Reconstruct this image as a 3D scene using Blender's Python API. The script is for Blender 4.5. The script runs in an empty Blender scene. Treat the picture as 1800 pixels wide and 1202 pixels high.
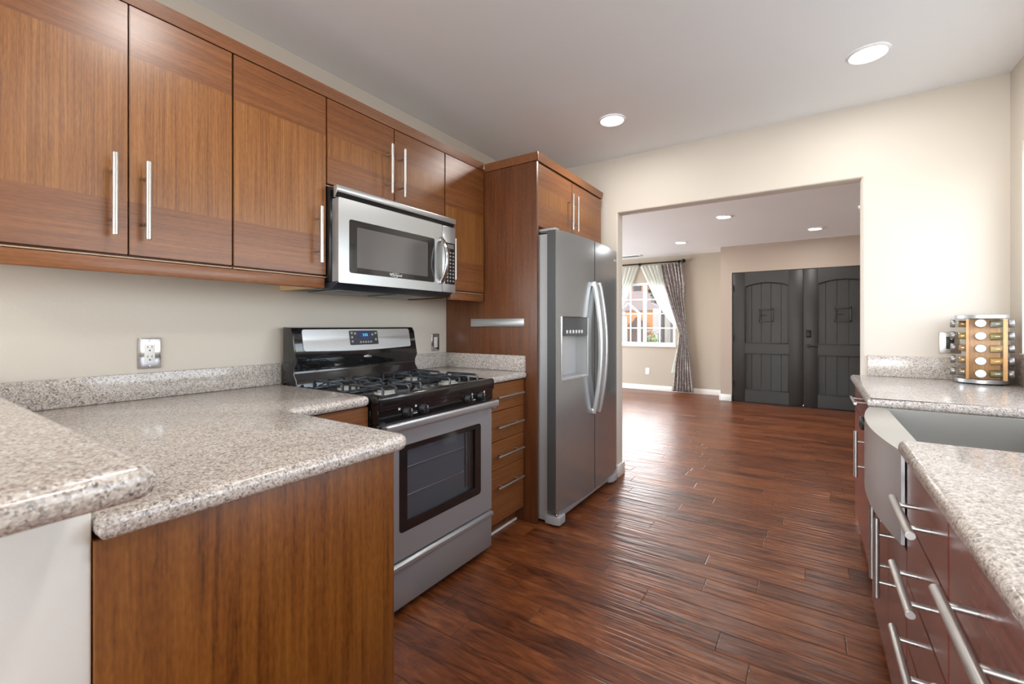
import bpy, bmesh, math, random
from mathutils import Vector, Matrix
PI = math.pi
random.seed(7)
SC = bpy.context.scene
COL = SC.collection

# ------------------------------------------------------------------ camera
cd = bpy.data.cameras.new('camera')
cam = bpy.data.objects.new('camera', cd)
COL.objects.link(cam)
cam.location = (0, 0, 1.2)
cam.rotation_euler = (PI / 2, 0, math.radians(33.774))
cd.sensor_width = 36.0
cd.lens = 785.0 / 1800.0 * 36.0
cd.shift_y = -29.4 / 1800.0
cd.clip_start = 0.02
cd.dof.use_dof = True
cd.dof.focus_distance = 2.4
cd.dof.aperture_fstop = 6.3
SC.camera = cam

# ------------------------------------------------------------------ world, sun, daylight, exposure
SC.view_settings.view_transform = 'Standard'
SC.view_settings.look = 'None'
SC.view_settings.exposure = 0.14
SC.view_settings.gamma = 1.0
SC.view_settings.use_curve_mapping = False
SC.cycles.use_denoising = True
SC.cycles.max_bounces = 10
SC.cycles.diffuse_bounces = 6
SC.cycles.glossy_bounces = 5
SC.cycles.transparent_max_bounces = 12
SC.cycles.sample_clamp_indirect = 6.0
SC.cycles.caustics_reflective = False
SC.cycles.caustics_refractive = False

world = bpy.data.worlds.new('world')
SC.world = world
world.use_nodes = True
wn = world.node_tree
sky = wn.nodes.new('ShaderNodeTexSky')
sky.sky_type = 'NISHITA'
sky.sun_disc = False
sky.sun_elevation = math.radians(52)
sky.sun_rotation = math.radians(200)
# made-up bright patch of cloud, added so the living room window glares on the floor
tcw = wn.nodes.new('ShaderNodeTexCoord')
dotw = wn.nodes.new('ShaderNodeVectorMath')
dotw.operation = 'DOT_PRODUCT'
dotw.inputs[1].default_value = (-.28, .90, .34)
wn.links.new(tcw.outputs['Generated'], dotw.inputs[0])
mrw = wn.nodes.new('ShaderNodeMapRange')
mrw.inputs['From Min'].default_value = .78
mrw.inputs['From Max'].default_value = .96
wn.links.new(dotw.outputs['Value'], mrw.inputs[0])
clw = wn.nodes.new('ShaderNodeTexNoise')
clw.inputs['Scale'].default_value = 3.0
clw.inputs['Detail'].default_value = 4.0
wn.links.new(tcw.outputs['Generated'], clw.inputs['Vector'])
mlw = wn.nodes.new('ShaderNodeMath')
mlw.operation = 'MULTIPLY'
wn.links.new(mrw.outputs[0], mlw.inputs[0])
wn.links.new(clw.outputs['Fac'], mlw.inputs[1])
mxw = wn.nodes.new('ShaderNodeMix')
mxw.data_type = 'RGBA'
mxw.clamp_factor = False
wn.links.new(mlw.outputs[0], mxw.inputs[0])
hsw = wn.nodes.new('ShaderNodeHueSaturation')
hsw.inputs['Saturation'].default_value = .6
wn.links.new(sky.outputs['Color'], hsw.inputs['Color'])
wn.links.new(hsw.outputs['Color'], mxw.inputs[6])
mxw.inputs[7].default_value = (40, 39, 39, 1)
wn.links.new(mxw.outputs[2], wn.nodes['Background'].inputs['Color'])
wn.nodes['Background'].inputs['Strength'].default_value = 0.9

def lamp(name, typ, loc, rot, energy, color=(1, 1, 1), **kw):
    d = bpy.data.lights.new(name, typ)
    o = bpy.data.objects.new(name, d)
    COL.objects.link(o)
    o.location = loc
    o.rotation_euler = rot
    d.energy = energy
    d.color = color
    for k, v in kw.items():
        setattr(d, k, v)
    return o

lamp('sun', 'SUN', (-6, -8, 14), (math.radians(40), 0, math.radians(-28)), 1.5, (1, .95, .86), angle=math.radians(.6))
# area lamps standing for window daylight; the dining one is an added unseen light
DAY = (.93, .97, 1.0)
lamp('daylight_sink_window', 'AREA', (1.02, 1.94, 1.6), (0, math.radians(90), 0), 17, DAY, shape='RECTANGLE', size=1.0, size_y=2.5)
lamp('added_light_dining', 'AREA', (-.75, -3.52, 1.2), (math.radians(90), 0, 0), 118, DAY, shape='RECTANGLE', size=2.3, size_y=2.1)
lamp('daylight_living_window', 'AREA', (-5.12, 5.9, 1.25), (0, math.radians(-90), 0), 220, DAY, shape='RECTANGLE', size=2.2, size_y=3.2)

# ------------------------------------------------------------------ node helpers
def mat(name):
    m = bpy.data.materials.new(name)
    m.use_nodes = True
    return m, m.node_tree, m.node_tree.nodes['Principled BSDF']

def nd(nt, typ, **kw):
    n = nt.nodes.new(typ)
    for k, v in kw.items():
        if k.startswith('_'):
            n.inputs[k[1:].replace('_', ' ')].default_value = v
        else:
            setattr(n, k, v)
    return n

def mth(nt, op, a, b=None, c=None, clamp=False):
    n = nt.nodes.new('ShaderNodeMath')
    n.operation = op
    n.use_clamp = clamp
    for i, v in enumerate((a, b, c)):
        if v is None:
            continue
        if isinstance(v, (int, float)):
            n.inputs[i].default_value = v
        else:
            nt.links.new(v, n.inputs[i])
    return n.outputs[0]

def mix(nt, f, a, b, mode='MIX'):
    n = nt.nodes.new('ShaderNodeMix')
    n.data_type = 'RGBA'
    n.blend_type = mode
    for s, v in ((n.inputs[0], f), (n.inputs[6], a), (n.inputs[7], b)):
        if isinstance(v, (int, float)):
            s.default_value = v
        elif isinstance(v, tuple):
            s.default_value = (*v, 1) if len(v) == 3 else v
        else:
            nt.links.new(v, s)
    return n.outputs[2]

def ramp(nt, f, stops, interp='LINEAR'):
    n = nt.nodes.new('ShaderNodeValToRGB')
    r = n.color_ramp
    r.interpolation = interp
    while len(r.elements) < len(stops):
        r.elements.new(.5)
    for e, (p, c) in zip(r.elements, stops):
        e.position = p
        e.color = (*c, 1) if len(c) == 3 else c
    nt.links.new(f, n.inputs[0])
    return n.outputs[0]

def coords(nt, scale=(1, 1, 1), off=(0, 0, 0), world_space=False):
    if world_space:
        src = nd(nt, 'ShaderNodeNewGeometry').outputs['Position']
    else:
        src = nd(nt, 'ShaderNodeTexCoord').outputs['Object']
    mp = nd(nt, 'ShaderNodeMapping')
    mp.inputs['Scale'].default_value = scale
    mp.inputs['Location'].default_value = off
    nt.links.new(src, mp.inputs['Vector'])
    return mp.outputs[0]

def noise(nt, vec, scale=1.0, detail=3.0, rough=.5, dist=0.0):
    n = nd(nt, 'ShaderNodeTexNoise', _Scale=scale, _Detail=detail, _Roughness=rough, _Distortion=dist)
    nt.links.new(vec, n.inputs['Vector'])
    return n.outputs['Fac']

def bump(nt, p, h, strength=.1, dist=.01):
    b = nd(nt, 'ShaderNodeBump', _Strength=strength, _Distance=dist)
    nt.links.new(h, b.inputs['Height'])
    nt.links.new(b.outputs[0], p.inputs['Normal'])
    return b

def plain(name, col, rough=.5, metal=0.0, coat=0.0, var=0.0, spec=.5, emis=None, estr=0.0):
    m, nt, p = mat(name)
    p.inputs['Base Color'].default_value = (*col, 1)
    p.inputs['Roughness'].default_value = rough
    p.inputs['Metallic'].default_value = metal
    p.inputs['Coat Weight'].default_value = coat
    p.inputs['Specular IOR Level'].default_value = spec
    if emis:
        p.inputs['Emission Color'].default_value = (*emis, 1)
        p.inputs['Emission Strength'].default_value = estr
    if var:
        f = noise(nt, coords(nt), 9.0, 4)
        c2 = tuple(min(1, c * (1 + var)) for c in col)
        c1 = tuple(c * (1 - var) for c in col)
        nt.links.new(mix(nt, f, c1, c2), p.inputs['Base Color'])
    return m

def wall_paint(name, col):
    m, nt, p = mat(name)
    v = coords(nt, world_space=True)
    f = noise(nt, v, 1.3, 3)
    nt.links.new(mix(nt, f, tuple(c * .975 for c in col), tuple(min(1, c * 1.02) for c in col)), p.inputs['Base Color'])
    p.inputs['Roughness'].default_value = .55
    p.inputs['Specular IOR Level'].default_value = .35
    bump(nt, p, noise(nt, v, 55, 4, .6), .12, .004)
    return m

def veneer(name, axis, dark=(.105, .034, .011), mid=(.205, .074, .022), light=(.30, .122, .040), rough=.34, specks=False, fine=115.0):
    m, nt, p = mat(name)
    sc = [fine, fine, fine]
    sc[axis] = 2.6
    rnd = nd(nt, 'ShaderNodeObjectInfo').outputs['Random']
    base = coords(nt, tuple(sc))
    add = nd(nt, 'ShaderNodeVectorMath', operation='ADD')
    nt.links.new(base, add.inputs[0])
    cmb = nd(nt, 'ShaderNodeCombineXYZ')
    nt.links.new(mth(nt, 'MULTIPLY', rnd, 37.0), cmb.inputs[0])
    nt.links.new(mth(nt, 'MULTIPLY', rnd, 91.0), cmb.inputs[1])
    nt.links.new(mth(nt, 'MULTIPLY', rnd, 53.0), cmb.inputs[2])
    nt.links.new(cmb.outputs[0], add.inputs[1])
    vec = add.outputs[0]
    f1 = noise(nt, vec, 1.0, 3, .6, .25)
    s2 = [fine * .28] * 3
    s2[axis] = 1.0
    f2 = noise(nt, coords(nt, tuple(s2), (3, 1, 7)), 1.0, 2, .5, .3)
    s3 = [fine * 2.2] * 3
    s3[axis] = 45.0
    f3 = noise(nt, coords(nt, tuple(s3), (1, 5, 2)), 1.0, 2, .5)
    f = mth(nt, 'ADD', mth(nt, 'MULTIPLY', f1, .55), mth(nt, 'ADD', mth(nt, 'MULTIPLY', f2, .22), mth(nt, 'MULTIPLY', f3, .28)))
    c = ramp(nt, f, [(.34, dark), (.50, mid), (.68, light)])
    if specks:
        vo = nd(nt, 'ShaderNodeTexVoronoi', _Scale=1.0)
        nt.links.new(coords(nt, (30, 30, 22)), vo.inputs['Vector'])
        k = mth(nt, 'LESS_THAN', vo.outputs['Distance'], .075)
        sepc = nd(nt, 'ShaderNodeSeparateColor')
        nt.links.new(vo.outputs['Color'], sepc.inputs[0])
        k = mth(nt, 'MULTIPLY', k, mth(nt, 'GREATER_THAN', sepc.outputs[0], .88))
        c = mix(nt, mth(nt, 'MULTIPLY', k, .75), c, (.62, .50, .38))
    nt.links.new(c, p.inputs['Base Color'])
    p.inputs['Roughness'].default_value = rough
    p.inputs['Coat Weight'].default_value = .15
    p.inputs['Coat Roughness'].default_value = .30
    bump(nt, p, f1, .05, .002)
    return m

def steel(name, axis, col=(.56, .565, .57), rough=.27, amount=.02, metal=.72, aniso=.6):
    m, nt, p = mat(name)
    sc = [700.0] * 3
    sc[axis] = 4.0
    f = noise(nt, coords(nt, tuple(sc)), 1.0, 2, .5)
    nt.links.new(mix(nt, f, tuple(c * .99 for c in col), tuple(c * 1.01 for c in col)), p.inputs['Base Color'])
    p.inputs['Metallic'].default_value = metal
    rr = nd(nt, 'ShaderNodeMapRange', _To_Min=rough - amount * .5, _To_Max=rough + amount * .5)
    nt.links.new(f, rr.inputs[0])
    nt.links.new(rr.outputs[0], p.inputs['Roughness'])
    p.inputs['Anisotropic'].default_value = aniso
    return m

def granite(name):
    m, nt, p = mat(name)
    v = coords(nt, world_space=True)
    dn = nd(nt, 'ShaderNodeTexNoise', _Scale=90.0, _Detail=2.0)
    nt.links.new(v, dn.inputs['Vector'])
    dv = nd(nt, 'ShaderNodeVectorMath', operation='MULTIPLY_ADD')
    nt.links.new(dn.outputs['Color'], dv.inputs[0])
    dv.inputs[1].default_value = (.005, .005, .005)
    nt.links.new(v, dv.inputs[2])
    def cells(scale):
        vo = nd(nt, 'ShaderNodeTexVoronoi', _Scale=scale)
        nt.links.new(dv.outputs[0], vo.inputs['Vector'])
        s = nd(nt, 'ShaderNodeSeparateColor')
        nt.links.new(vo.outputs['Color'], s.inputs[0])
        return s.outputs[0], s.outputs[1]
    a, b = cells(330.0)
    c1 = ramp(nt, a, [(0, (.022, .022, .025)), (.09, (.16, .145, .14)), (.19, (.36, .305, .275)), (.38, (.50, .455, .42)), (.62, (.62, .595, .565)), (.84, (.76, .755, .74))], 'CONSTANT')
    a2, b2 = cells(170.0)
    c2 = ramp(nt, a2, [(0, (.12, .11, .11)), (.11, (.34, .29, .265)), (.42, (.54, .50, .465)), (.70, (.68, .665, .64))], 'CONSTANT')
    c = mix(nt, .36, c1, c2)
    big = noise(nt, v, 7.0, 2)
    c = mix(nt, mth(nt, 'MULTIPLY', big, .30), c, (.50, .43, .37))
    c = mix(nt, 1.0, c, (.99, .975, .95), 'MULTIPLY')
    nt.links.new(c, p.inputs['Base Color'])
    p.inputs['Roughness'].default_value = .17
    p.inputs['Specular IOR Level'].default_value = .55
    return m

def floor_material(name):
    m, nt, p = mat(name)
    pos = nd(nt, 'ShaderNodeNewGeometry').outputs['Position']
    sx = nd(nt, 'ShaderNodeSeparateXYZ')
    nt.links.new(pos, sx.inputs[0])
    X, Y = sx.outputs[0], sx.outputs[1]
    yy = mth(nt, 'SUBTRACT', mth(nt, 'DIVIDE', Y, .122), .64)
    row = mth(nt, 'FLOOR', yy)
    wn1 = nd(nt, 'ShaderNodeTexWhiteNoise', noise_dimensions='1D')
    nt.links.new(row, wn1.inputs['W'])
    xx = mth(nt, 'ADD', mth(nt, 'DIVIDE', X, .95), mth(nt, 'MULTIPLY', wn1.outputs['Value'], 9.0))
    colm = mth(nt, 'FLOOR', xx)
    cv = nd(nt, 'ShaderNodeCombineXYZ')
    nt.links.new(row, cv.inputs[0])
    nt.links.new(colm, cv.inputs[1])
    wn2 = nd(nt, 'ShaderNodeTexWhiteNoise', noise_dimensions='2D')
    nt.links.new(cv.outputs[0], wn2.inputs['Vector'])
    pid = wn2.outputs['Value']
    fy = mth(nt, 'FRACT', yy)
    fx = mth(nt, 'FRACT', xx)
    ey = mth(nt, 'MULTIPLY', mth(nt, 'MINIMUM', fy, mth(nt, 'SUBTRACT', 1.0, fy)), .122)
    ex = mth(nt, 'MULTIPLY', mth(nt, 'MINIMUM', fx, mth(nt, 'SUBTRACT', 1.0, fx)), .95)
    edge = mth(nt, 'MINIMUM', ey, ex)
    gap = mth(nt, 'LESS_THAN', edge, .0014)
    # grain
    gv = nd(nt, 'ShaderNodeCombineXYZ')
    nt.links.new(mth(nt, 'ADD', mth(nt, 'MULTIPLY', X, 6.0), mth(nt, 'MULTIPLY', pid, 60.0)), gv.inputs[0])
    nt.links.new(mth(nt, 'MULTIPLY', Y, 28.0), gv.inputs[1])
    nt.links.new(mth(nt, 'MULTIPLY', pid, 33.0), gv.inputs[2])
    g1 = noise(nt, gv.outputs[0], 1.0, 6, .68, 1.4)
    gv2 = nd(nt, 'ShaderNodeCombineXYZ')
    nt.links.new(mth(nt, 'ADD', mth(nt, 'MULTIPLY', X, 3.0), mth(nt, 'MULTIPLY', pid, 17.0)), gv2.inputs[0])
    nt.links.new(mth(nt, 'MULTIPLY', Y, 9.0), gv2.inputs[1])
    g2 = noise(nt, gv2.outputs[0], 1.0, 4, .6, .8)
    f = mth(nt, 'ADD', mth(nt, 'MULTIPLY', g1, .58), mth(nt, 'ADD', mth(nt, 'MULTIPLY', g2, .34), mth(nt, 'MULTIPLY', pid, .13)))
    c = ramp(nt, f, [(.35, (.032, .0085, .0032)), (.46, (.100, .0265, .0085)), (.58, (.190, .056, .0170)), (.72, (.32, .112, .034))])
    c = mix(nt, mth(nt, 'MULTIPLY', gap, .8), c, (.02, .008, .005))
    nt.links.new(c, p.inputs['Base Color'])
    # hand-scraped ripples along each plank
    rv = nd(nt, 'ShaderNodeCombineXYZ')
    nt.links.new(mth(nt, 'ADD', mth(nt, 'MULTIPLY', X, 2.6), mth(nt, 'MULTIPLY', pid, 40.0)), rv.inputs[0])
    nt.links.new(mth(nt, 'MULTIPLY', Y, 40.0), rv.inputs[1])
    rip = noise(nt, rv.outputs[0], 1.0, 1.5, .5, .4)
    bev = mth(nt, 'MINIMUM', mth(nt, 'DIVIDE', edge, .004), 1.0)
    h = mth(nt, 'ADD', mth(nt, 'MULTIPLY', rip, 1.0), mth(nt, 'MULTIPLY', bev, .22))
    bump(nt, p, h, .7, .006)
    rr = nd(nt, 'ShaderNodeMapRange', _To_Min=.25, _To_Max=.38)
    nt.links.new(g1, rr.inputs[0])
    nt.links.new(rr.outputs[0], p.inputs['Roughness'])
    p.inputs['Specular IOR Level'].default_value = .42
    return m

def thin_glass(name, tint=(1, 1, 1), refl=.10, rough=.01):
    m, nt, p = mat(name)
    nt.nodes.remove(p)
    out = nt.nodes['Material Output']
    t = nd(nt, 'ShaderNodeBsdfTransparent')
    t.inputs[0].default_value = (*tint, 1)
    g = nd(nt, 'ShaderNodeBsdfGlossy', _Roughness=rough)
    fr = nd(nt, 'ShaderNodeFresnel', _IOR=1.45)
    ms = nd(nt, 'ShaderNodeMixShader')
    front = mth(nt, 'SUBTRACT', 1.0, nd(nt, 'ShaderNodeNewGeometry').outputs['Backfacing'])
    f = mth(nt, 'MULTIPLY', mth(nt, 'ADD', fr.outputs[0], refl - .04, clamp=True), front)
    nt.links.new(f, ms.inputs[0])
    nt.links.new(t.outputs[0], ms.inputs[1])
    nt.links.new(g.outputs[0], ms.inputs[2])
    nt.links.new(ms.outputs[0], out.inputs['Surface'])
    return m

def sheer_material(name):
    m, nt, p = mat(name)
    nt.nodes.remove(p)
    out = nt.nodes['Material Output']
    t = nd(nt, 'ShaderNodeBsdfTransparent')
    d = nd(nt, 'ShaderNodeBsdfDiffuse')
    d.inputs[0].default_value = (.86, .90, .86, 1)
    tr = nd(nt, 'ShaderNodeBsdfTranslucent')
    tr.inputs[0].default_value = (.88, .93, .88, 1)
    a = nd(nt, 'ShaderNodeMixShader')
    a.inputs[0].default_value = .5
    nt.links.new(d.outputs[0], a.inputs[1])
    nt.links.new(tr.outputs[0], a.inputs[2])
    b = nd(nt, 'ShaderNodeMixShader')
    b.inputs[0].default_value = .80
    nt.links.new(t.outputs[0], b.inputs[1])
    nt.links.new(a.outputs[0], b.inputs[2])
    nt.links.new(b.outputs[0], out.inputs['Surface'])
    return m

def drape_material(name):
    m, nt, p = mat(name)
    v = coords(nt, (1, 1, 1), world_space=True)
    w = nd(nt, 'ShaderNodeTexWave', wave_type='BANDS', bands_direction='Z', _Scale=4.0, _Distortion=12.0, _Detail=2.0)
    w.inputs['Detail Scale'].default_value = 3.0
    nt.links.new(v, w.inputs['Vector'])
    c = ramp(nt, w.outputs['Fac'], [(.25, (.22, .19, .185)), (.65, (.40, .355, .34))])
    nt.links.new(c, p.inputs['Base Color'])
    p.inputs['Roughness'].default_value = .55
    p.inputs['Sheen Weight'].default_value = .3
    return m

M = {}
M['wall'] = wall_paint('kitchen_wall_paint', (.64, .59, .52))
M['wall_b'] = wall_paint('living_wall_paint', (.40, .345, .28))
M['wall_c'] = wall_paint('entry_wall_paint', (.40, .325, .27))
M['white_wall'] = wall_paint('half_wall_paint', (.72, .71, .67))
M['ceiling'] = wall_paint('ceiling_paint', (.86, .885, .905))
M['floor'] = floor_material('scraped_hardwood')
M['trim'] = plain('white_trim_paint', (.80, .79, .76), .4)
M['vinyl'] = plain('white_vinyl', (.83, .85, .86), .35)
M['glass'] = thin_glass('window_glass')
M['wood_v'] = veneer('veneer_upright_grain', 2, (.11, .036, .0085), (.215, .080, .0175), (.325, .138, .036), fine=210.0)
M['wood_h'] = veneer('veneer_level_grain', 1, (.110, .036, .0115), (.178, .062, .0175), (.25, .095, .027), fine=140.0)
M['wood_x'] = veneer('veneer_cross_grain', 0, (.125, .042, .017), (.185, .066, .023), (.25, .095, .034))
M['wood_panel'] = veneer('veneer_tall_panel', 2, (.072, .022, .008), (.120, .039, .013), (.17, .062, .021), fine=60.0)
M['wood_pen'] = veneer('veneer_scuffed_panel', 2, (.052, .0135, .0018), (.150, .047, .0062), (.225, .082, .0125), specks=True, fine=75.0)
M['wood_raw'] = plain('raw_wood_edge', (.55, .36, .18), .6, var=.1)
M['edge'] = plain('pale_cabinet_edge', (.42, .30, .20), .5)
M['wood_sky_v'] = veneer('veneer_sky_tint_upright', 2, (.115, .026, .020), (.165, .042, .030), (.21, .060, .040), rough=.22)  # brown wood with the purplish-red sky reflection mixed into its base colour
M['wood_sky_h'] = veneer('veneer_sky_tint_level', 1, (.115, .026, .020), (.165, .042, .030), (.21, .060, .040), rough=.22)  # same painted-in sky reflection, level grain
M['granite'] = granite('speckled_granite')
M['handle'] = steel('brushed_nickel', 2, (.52, .515, .50), .30, .02, .9, 0.0)
M['handle_bright'] = steel('satin_steel_handle', 2, (.66, .67, .68), .28, .02, .7, 0.0)
M['lid'] = plain('spun_steel_lid', (.30, .30, .30), .42, .9)
M['steel_y'] = steel('brushed_steel_level', 1, (.46, .475, .485), .28)
M['steel_z'] = steel('brushed_steel_upright', 2, (.44, .475, .50), .20, .02, .82)
M['steel_range'] = steel('brushed_steel_range', 1, (.40, .425, .445), .32, .06, .6)
M['steel_sink'] = steel('brushed_steel_sink', 1, (.50, .49, .46), .34, .06, .7)
M['chrome'] = plain('polished_chrome', (.55, .55, .56), .14, 1.0)
M['black'] = plain('black_enamel', (.008, .008, .009), .12, coat=.4)
M['black_matte'] = plain('black_matte', (.012, .012, .013), .45)
M['burner'] = plain('burner_ring', (.42, .42, .38), .5, var=.4)
M['grate'] = plain('cast_iron', (.035, .042, .05), .26)
M['navy'] = plain('dark_vent_plastic', (.018, .022, .032), .35)
M['mesh_grey'] = plain('filter_metal', (.30, .30, .30), .45, .8)
M['fridge_grey'] = plain('grey_painted_steel', (.40, .415, .43), .38)
M['fridge_dark'] = plain('door_edge_grey', (.10, .105, .11), .35, .3)
M['recess'] = plain('dispenser_plastic', (.55, .56, .57), .32, .6)
M['white_plastic'] = plain('white_plastic', (.80, .80, .78), .35)
M['glyph'] = plain('pale_print', (.72, .73, .74), .5)
M['glyph_dim'] = plain('grey_print', (.30, .31, .32), .5)
M['mw_glass'] = plain('oven_window_screen', (.085, .085, .09), .10, coat=.6, spec=.8)
M['mw_black'] = plain('window_black_glass', (.012, .012, .013), .08, coat=.5)
M['oven_glass'] = thin_glass('tinted_oven_glass', (.82, .83, .85), .045, .03)
M['oven_cavity'] = plain('oven_enamel', (.15, .16, .17), .35)
M['rack_wire'] = plain('oven_rack_wire', (.5, .5, .5), .3, 1.0)
M['display'] = plain('display_screen', (.005, .01, .05), .15, emis=(.01, .05, .3), estr=.35)
M['digits'] = plain('display_digits', (.1, .7, .6), .4, emis=(.1, .85, .65), estr=.8)
M['lens'] = plain('lamp_lens', (1, 1, 1), .5, emis=(1, .97, .92), estr=9.0)
M['door_paint'] = None
M['iron'] = plain('dark_bronze', (.012, .011, .010), .35, .6)
M['green_led'] = plain('green_led', (.1, .8, .1), .4, emis=(.2, 1, .15), estr=2.0)
M['bamboo'] = veneer('rack_wood', 2, (.42, .20, .065), (.56, .29, .10), (.66, .37, .15), fine=90.0)
M['jar_glass'] = thin_glass('jar_glass', (.93, .95, .93), .12)
M['sheer'] = sheer_material('sheer_curtain')
M['drape'] = drape_material('patterned_drape')
M['lining'] = plain('drape_lining', (.45, .43, .43), .7)
m, nt, p = mat('charcoal_door_paint')
f = noise(nt, coords(nt, (22, 22, 1.6), world_space=True), 1.0, 4, .6, .4)
nt.links.new(mix(nt, f, (.019, .018, .0165), (.024, .0225, .0205)), p.inputs['Base Color'])
p.inputs['Roughness'].default_value = .42
bump(nt, p, f, .15, .003)
M['door_paint'] = m

# ------------------------------------------------------------------ mesh helpers
class MB:
    def __init__(self):
        self.bm = bmesh.new()

    def merge(self, t, mi=0):
        for f in t.faces:
            f.material_index = mi if mi is not None else f.material_index
        me = bpy.data.meshes.new('t')
        t.to_mesh(me)
        t.free()
        self.bm.from_mesh(me)
        bpy.data.meshes.remove(me)
        return self

    def box(self, x0, x1, y0, y1, z0, z1, bev=0.0, mi=0, seg=2):
        t = bmesh.new()
        bmesh.ops.create_cube(t, size=1.0)
        bmesh.ops.scale(t, vec=(abs(x1 - x0), abs(y1 - y0), abs(z1 - z0)), verts=t.verts)
        bmesh.ops.translate(t, vec=((x0 + x1) / 2, (y0 + y1) / 2, (z0 + z1) / 2), verts=t.verts)
        if bev:
            bmesh.ops.bevel(t, geom=t.edges[:], offset=bev, segments=seg, affect='EDGES', profile=.5)
        return self.merge(t, mi)

    def cyl(self, a, b, r, r2=None, seg=20, mi=0, bev=0.0):
        a, b = Vector(a), Vector(b)
        t = bmesh.new()
        L = (b - a).length
        bmesh.ops.create_cone(t, cap_ends=True, segments=seg, radius1=r, radius2=r if r2 is None else r2, depth=L)
        if bev:
            es = [e for e in t.edges if abs(e.verts[0].co.z - e.verts[1].co.z) < 1e-6]
            bmesh.ops.bevel(t, geom=es, offset=bev, segments=2, affect='EDGES')
        q = Vector((0, 0, 1)).rotation_difference(b - a).to_matrix().to_4x4()
        bmesh.ops.transform(t, matrix=Matrix.Translation((a + b) / 2) @ q, verts=t.verts)
        return self.merge(t, mi)

    def sphere(self, c, r, sc=(1, 1, 1), mi=0, u=16, v=10):
        t = bmesh.new()
        bmesh.ops.create_uvsphere(t, u_segments=u, v_segments=v, radius=r)
        bmesh.ops.scale(t, vec=sc, verts=t.verts)
        bmesh.ops.translate(t, vec=c, verts=t.verts)
        return self.merge(t, mi)

    def prism(self, pts, axis, a, b, bev=0.0, mi=0, seg=3, which=None):
        """polygon pts in the plane normal to axis, extruded from a to b"""
        t = bmesh.new()
        def P(p, h):
            if axis == 'x':
                return (h, p[0], p[1])
            if axis == 'y':
                return (p[0], h, p[1])
            return (p[0], p[1], h)
        lo = [t.verts.new(P(q, a)) for q in pts]
        hi = [t.verts.new(P(q, b)) for q in pts]
        n = len(pts)
        t.faces.new(lo)
        t.faces.new(hi[::-1])
        for i in range(n):
            j = (i + 1) % n
            t.faces.new((lo[i], hi[i], hi[j], lo[j]))
        bmesh.ops.recalc_face_normals(t, faces=t.faces)
        if bev:
            if which is None:
                es = [e for e in t.edges if len({v in set(lo) for v in e.verts}) == 1]
            else:
                es = [e for e in t.edges if which(e)]
            bmesh.ops.bevel(t, geom=es, offset=bev, segments=seg, affect='EDGES', profile=.5)
        return self.merge(t, mi)

    def tube(self, path, r, seg=10, mi=0, closed=False, flat=None):
        """sweep a circle (or flat=(w, h) ellipse) along path"""
        P = [Vector(q) for q in path]
        t = bmesh.new()
        rings = []
        n = len(P)
        up = None
        for i in range(n):
            d = (P[min(i + 1, n - 1)] - P[max(i - 1, 0)]) if not closed else (P[(i + 1) % n] - P[i - 1])
            d.normalize()
            if up is None:
                up = Vector((0, 1, 0)) if abs(d.y) < .9 else Vector((0, 0, 1))
            s = d.cross(up).normalized()
            u2 = s.cross(d).normalized()
            up = u2
            ring = []
            for k in range(seg):
                an = 2 * PI * k / seg
                if flat:
                    ca, sa = math.cos(an), math.sin(an)
                    e = .45
                    ca = math.copysign(abs(ca) ** e, ca)
                    sa = math.copysign(abs(sa) ** e, sa)
                    ring.append(t.verts.new(P[i] + s * ca * flat[1] + u2 * sa * flat[0]))
                else:
                    ring.append(t.verts.new(P[i] + (s * math.cos(an) + u2 * math.sin(an)) * r))
            rings.append(ring)
        for i in range(n if closed else n - 1):
            A, B = rings[i], rings[(i + 1) % n]
            for k in range(seg):
                t.faces.new((A[k], A[(k + 1) % seg], B[(k + 1) % seg], B[k]))
        if not closed:
            t.faces.new(rings[0][::-1])
            t.faces.new(rings[-1])
        bmesh.ops.recalc_face_normals(t, faces=t.faces)
        return self.merge(t, mi)

    def lathe(self, prof, c, seg=32, mi=0, axis=(0, 0, 1)):
        t = bmesh.new()
        rings = []
        for r, z in prof:
            rings.append([t.verts.new((r * math.cos(2 * PI * k / seg), r * math.sin(2 * PI * k / seg), z)) for k in range(seg)] if r > 1e-6 else [t.verts.new((0, 0, z))])
        for A, B in zip(rings, rings[1:]):
            for k in range(seg):
                k2 = (k + 1) % seg
                if len(A) == 1 and len(B) == 1:
                    continue
                if len(A) == 1:
                    t.faces.new((A[0], B[k], B[k2]))
                elif len(B) == 1:
                    t.faces.new((A[k], A[k2], B[0]))
                else:
                    t.faces.new((A[k], A[k2], B[k2], B[k]))
        bmesh.ops.recalc_face_normals(t, faces=t.faces)
        q = Vector((0, 0, 1)).rotation_difference(Vector(axis)).to_matrix().to_4x4()
        bmesh.ops.transform(t, matrix=Matrix.Translation(c) @ q, verts=t.verts)
        return self.merge(t, mi)

    def grid(self, fn, nu, nv, mi=0):
        t = bmesh.new()
        V = [[t.verts.new(fn(i / nu, j / nv)) for j in range(nv + 1)] for i in range(nu + 1)]
        for i in range(nu):
            for j in range(nv):
                t.faces.new((V[i][j], V[i + 1][j], V[i + 1][j + 1], V[i][j + 1]))
        return self.merge(t, mi)

    def text(self, s, size, origin, right, up, depth=.0006, mi=0):
        cu = bpy.data.curves.new('t', 'FONT')
        cu.body = s
        cu.size = size
        cu.align_x = 'CENTER'
        cu.align_y = 'CENTER'
        cu.extrude = depth
        cu.resolution_u = 2
        o = bpy.data.objects.new('t', cu)
        COL.objects.link(o)
        dg = bpy.context.evaluated_depsgraph_get()
        me = bpy.data.meshes.new_from_object(o.evaluated_get(dg))
        t = bmesh.new()
        t.from_mesh(me)
        r, u = Vector(right), Vector(up)
        w = r.cross(u)
        mx = Matrix((r, u, w)).transposed().to_4x4()
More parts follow.
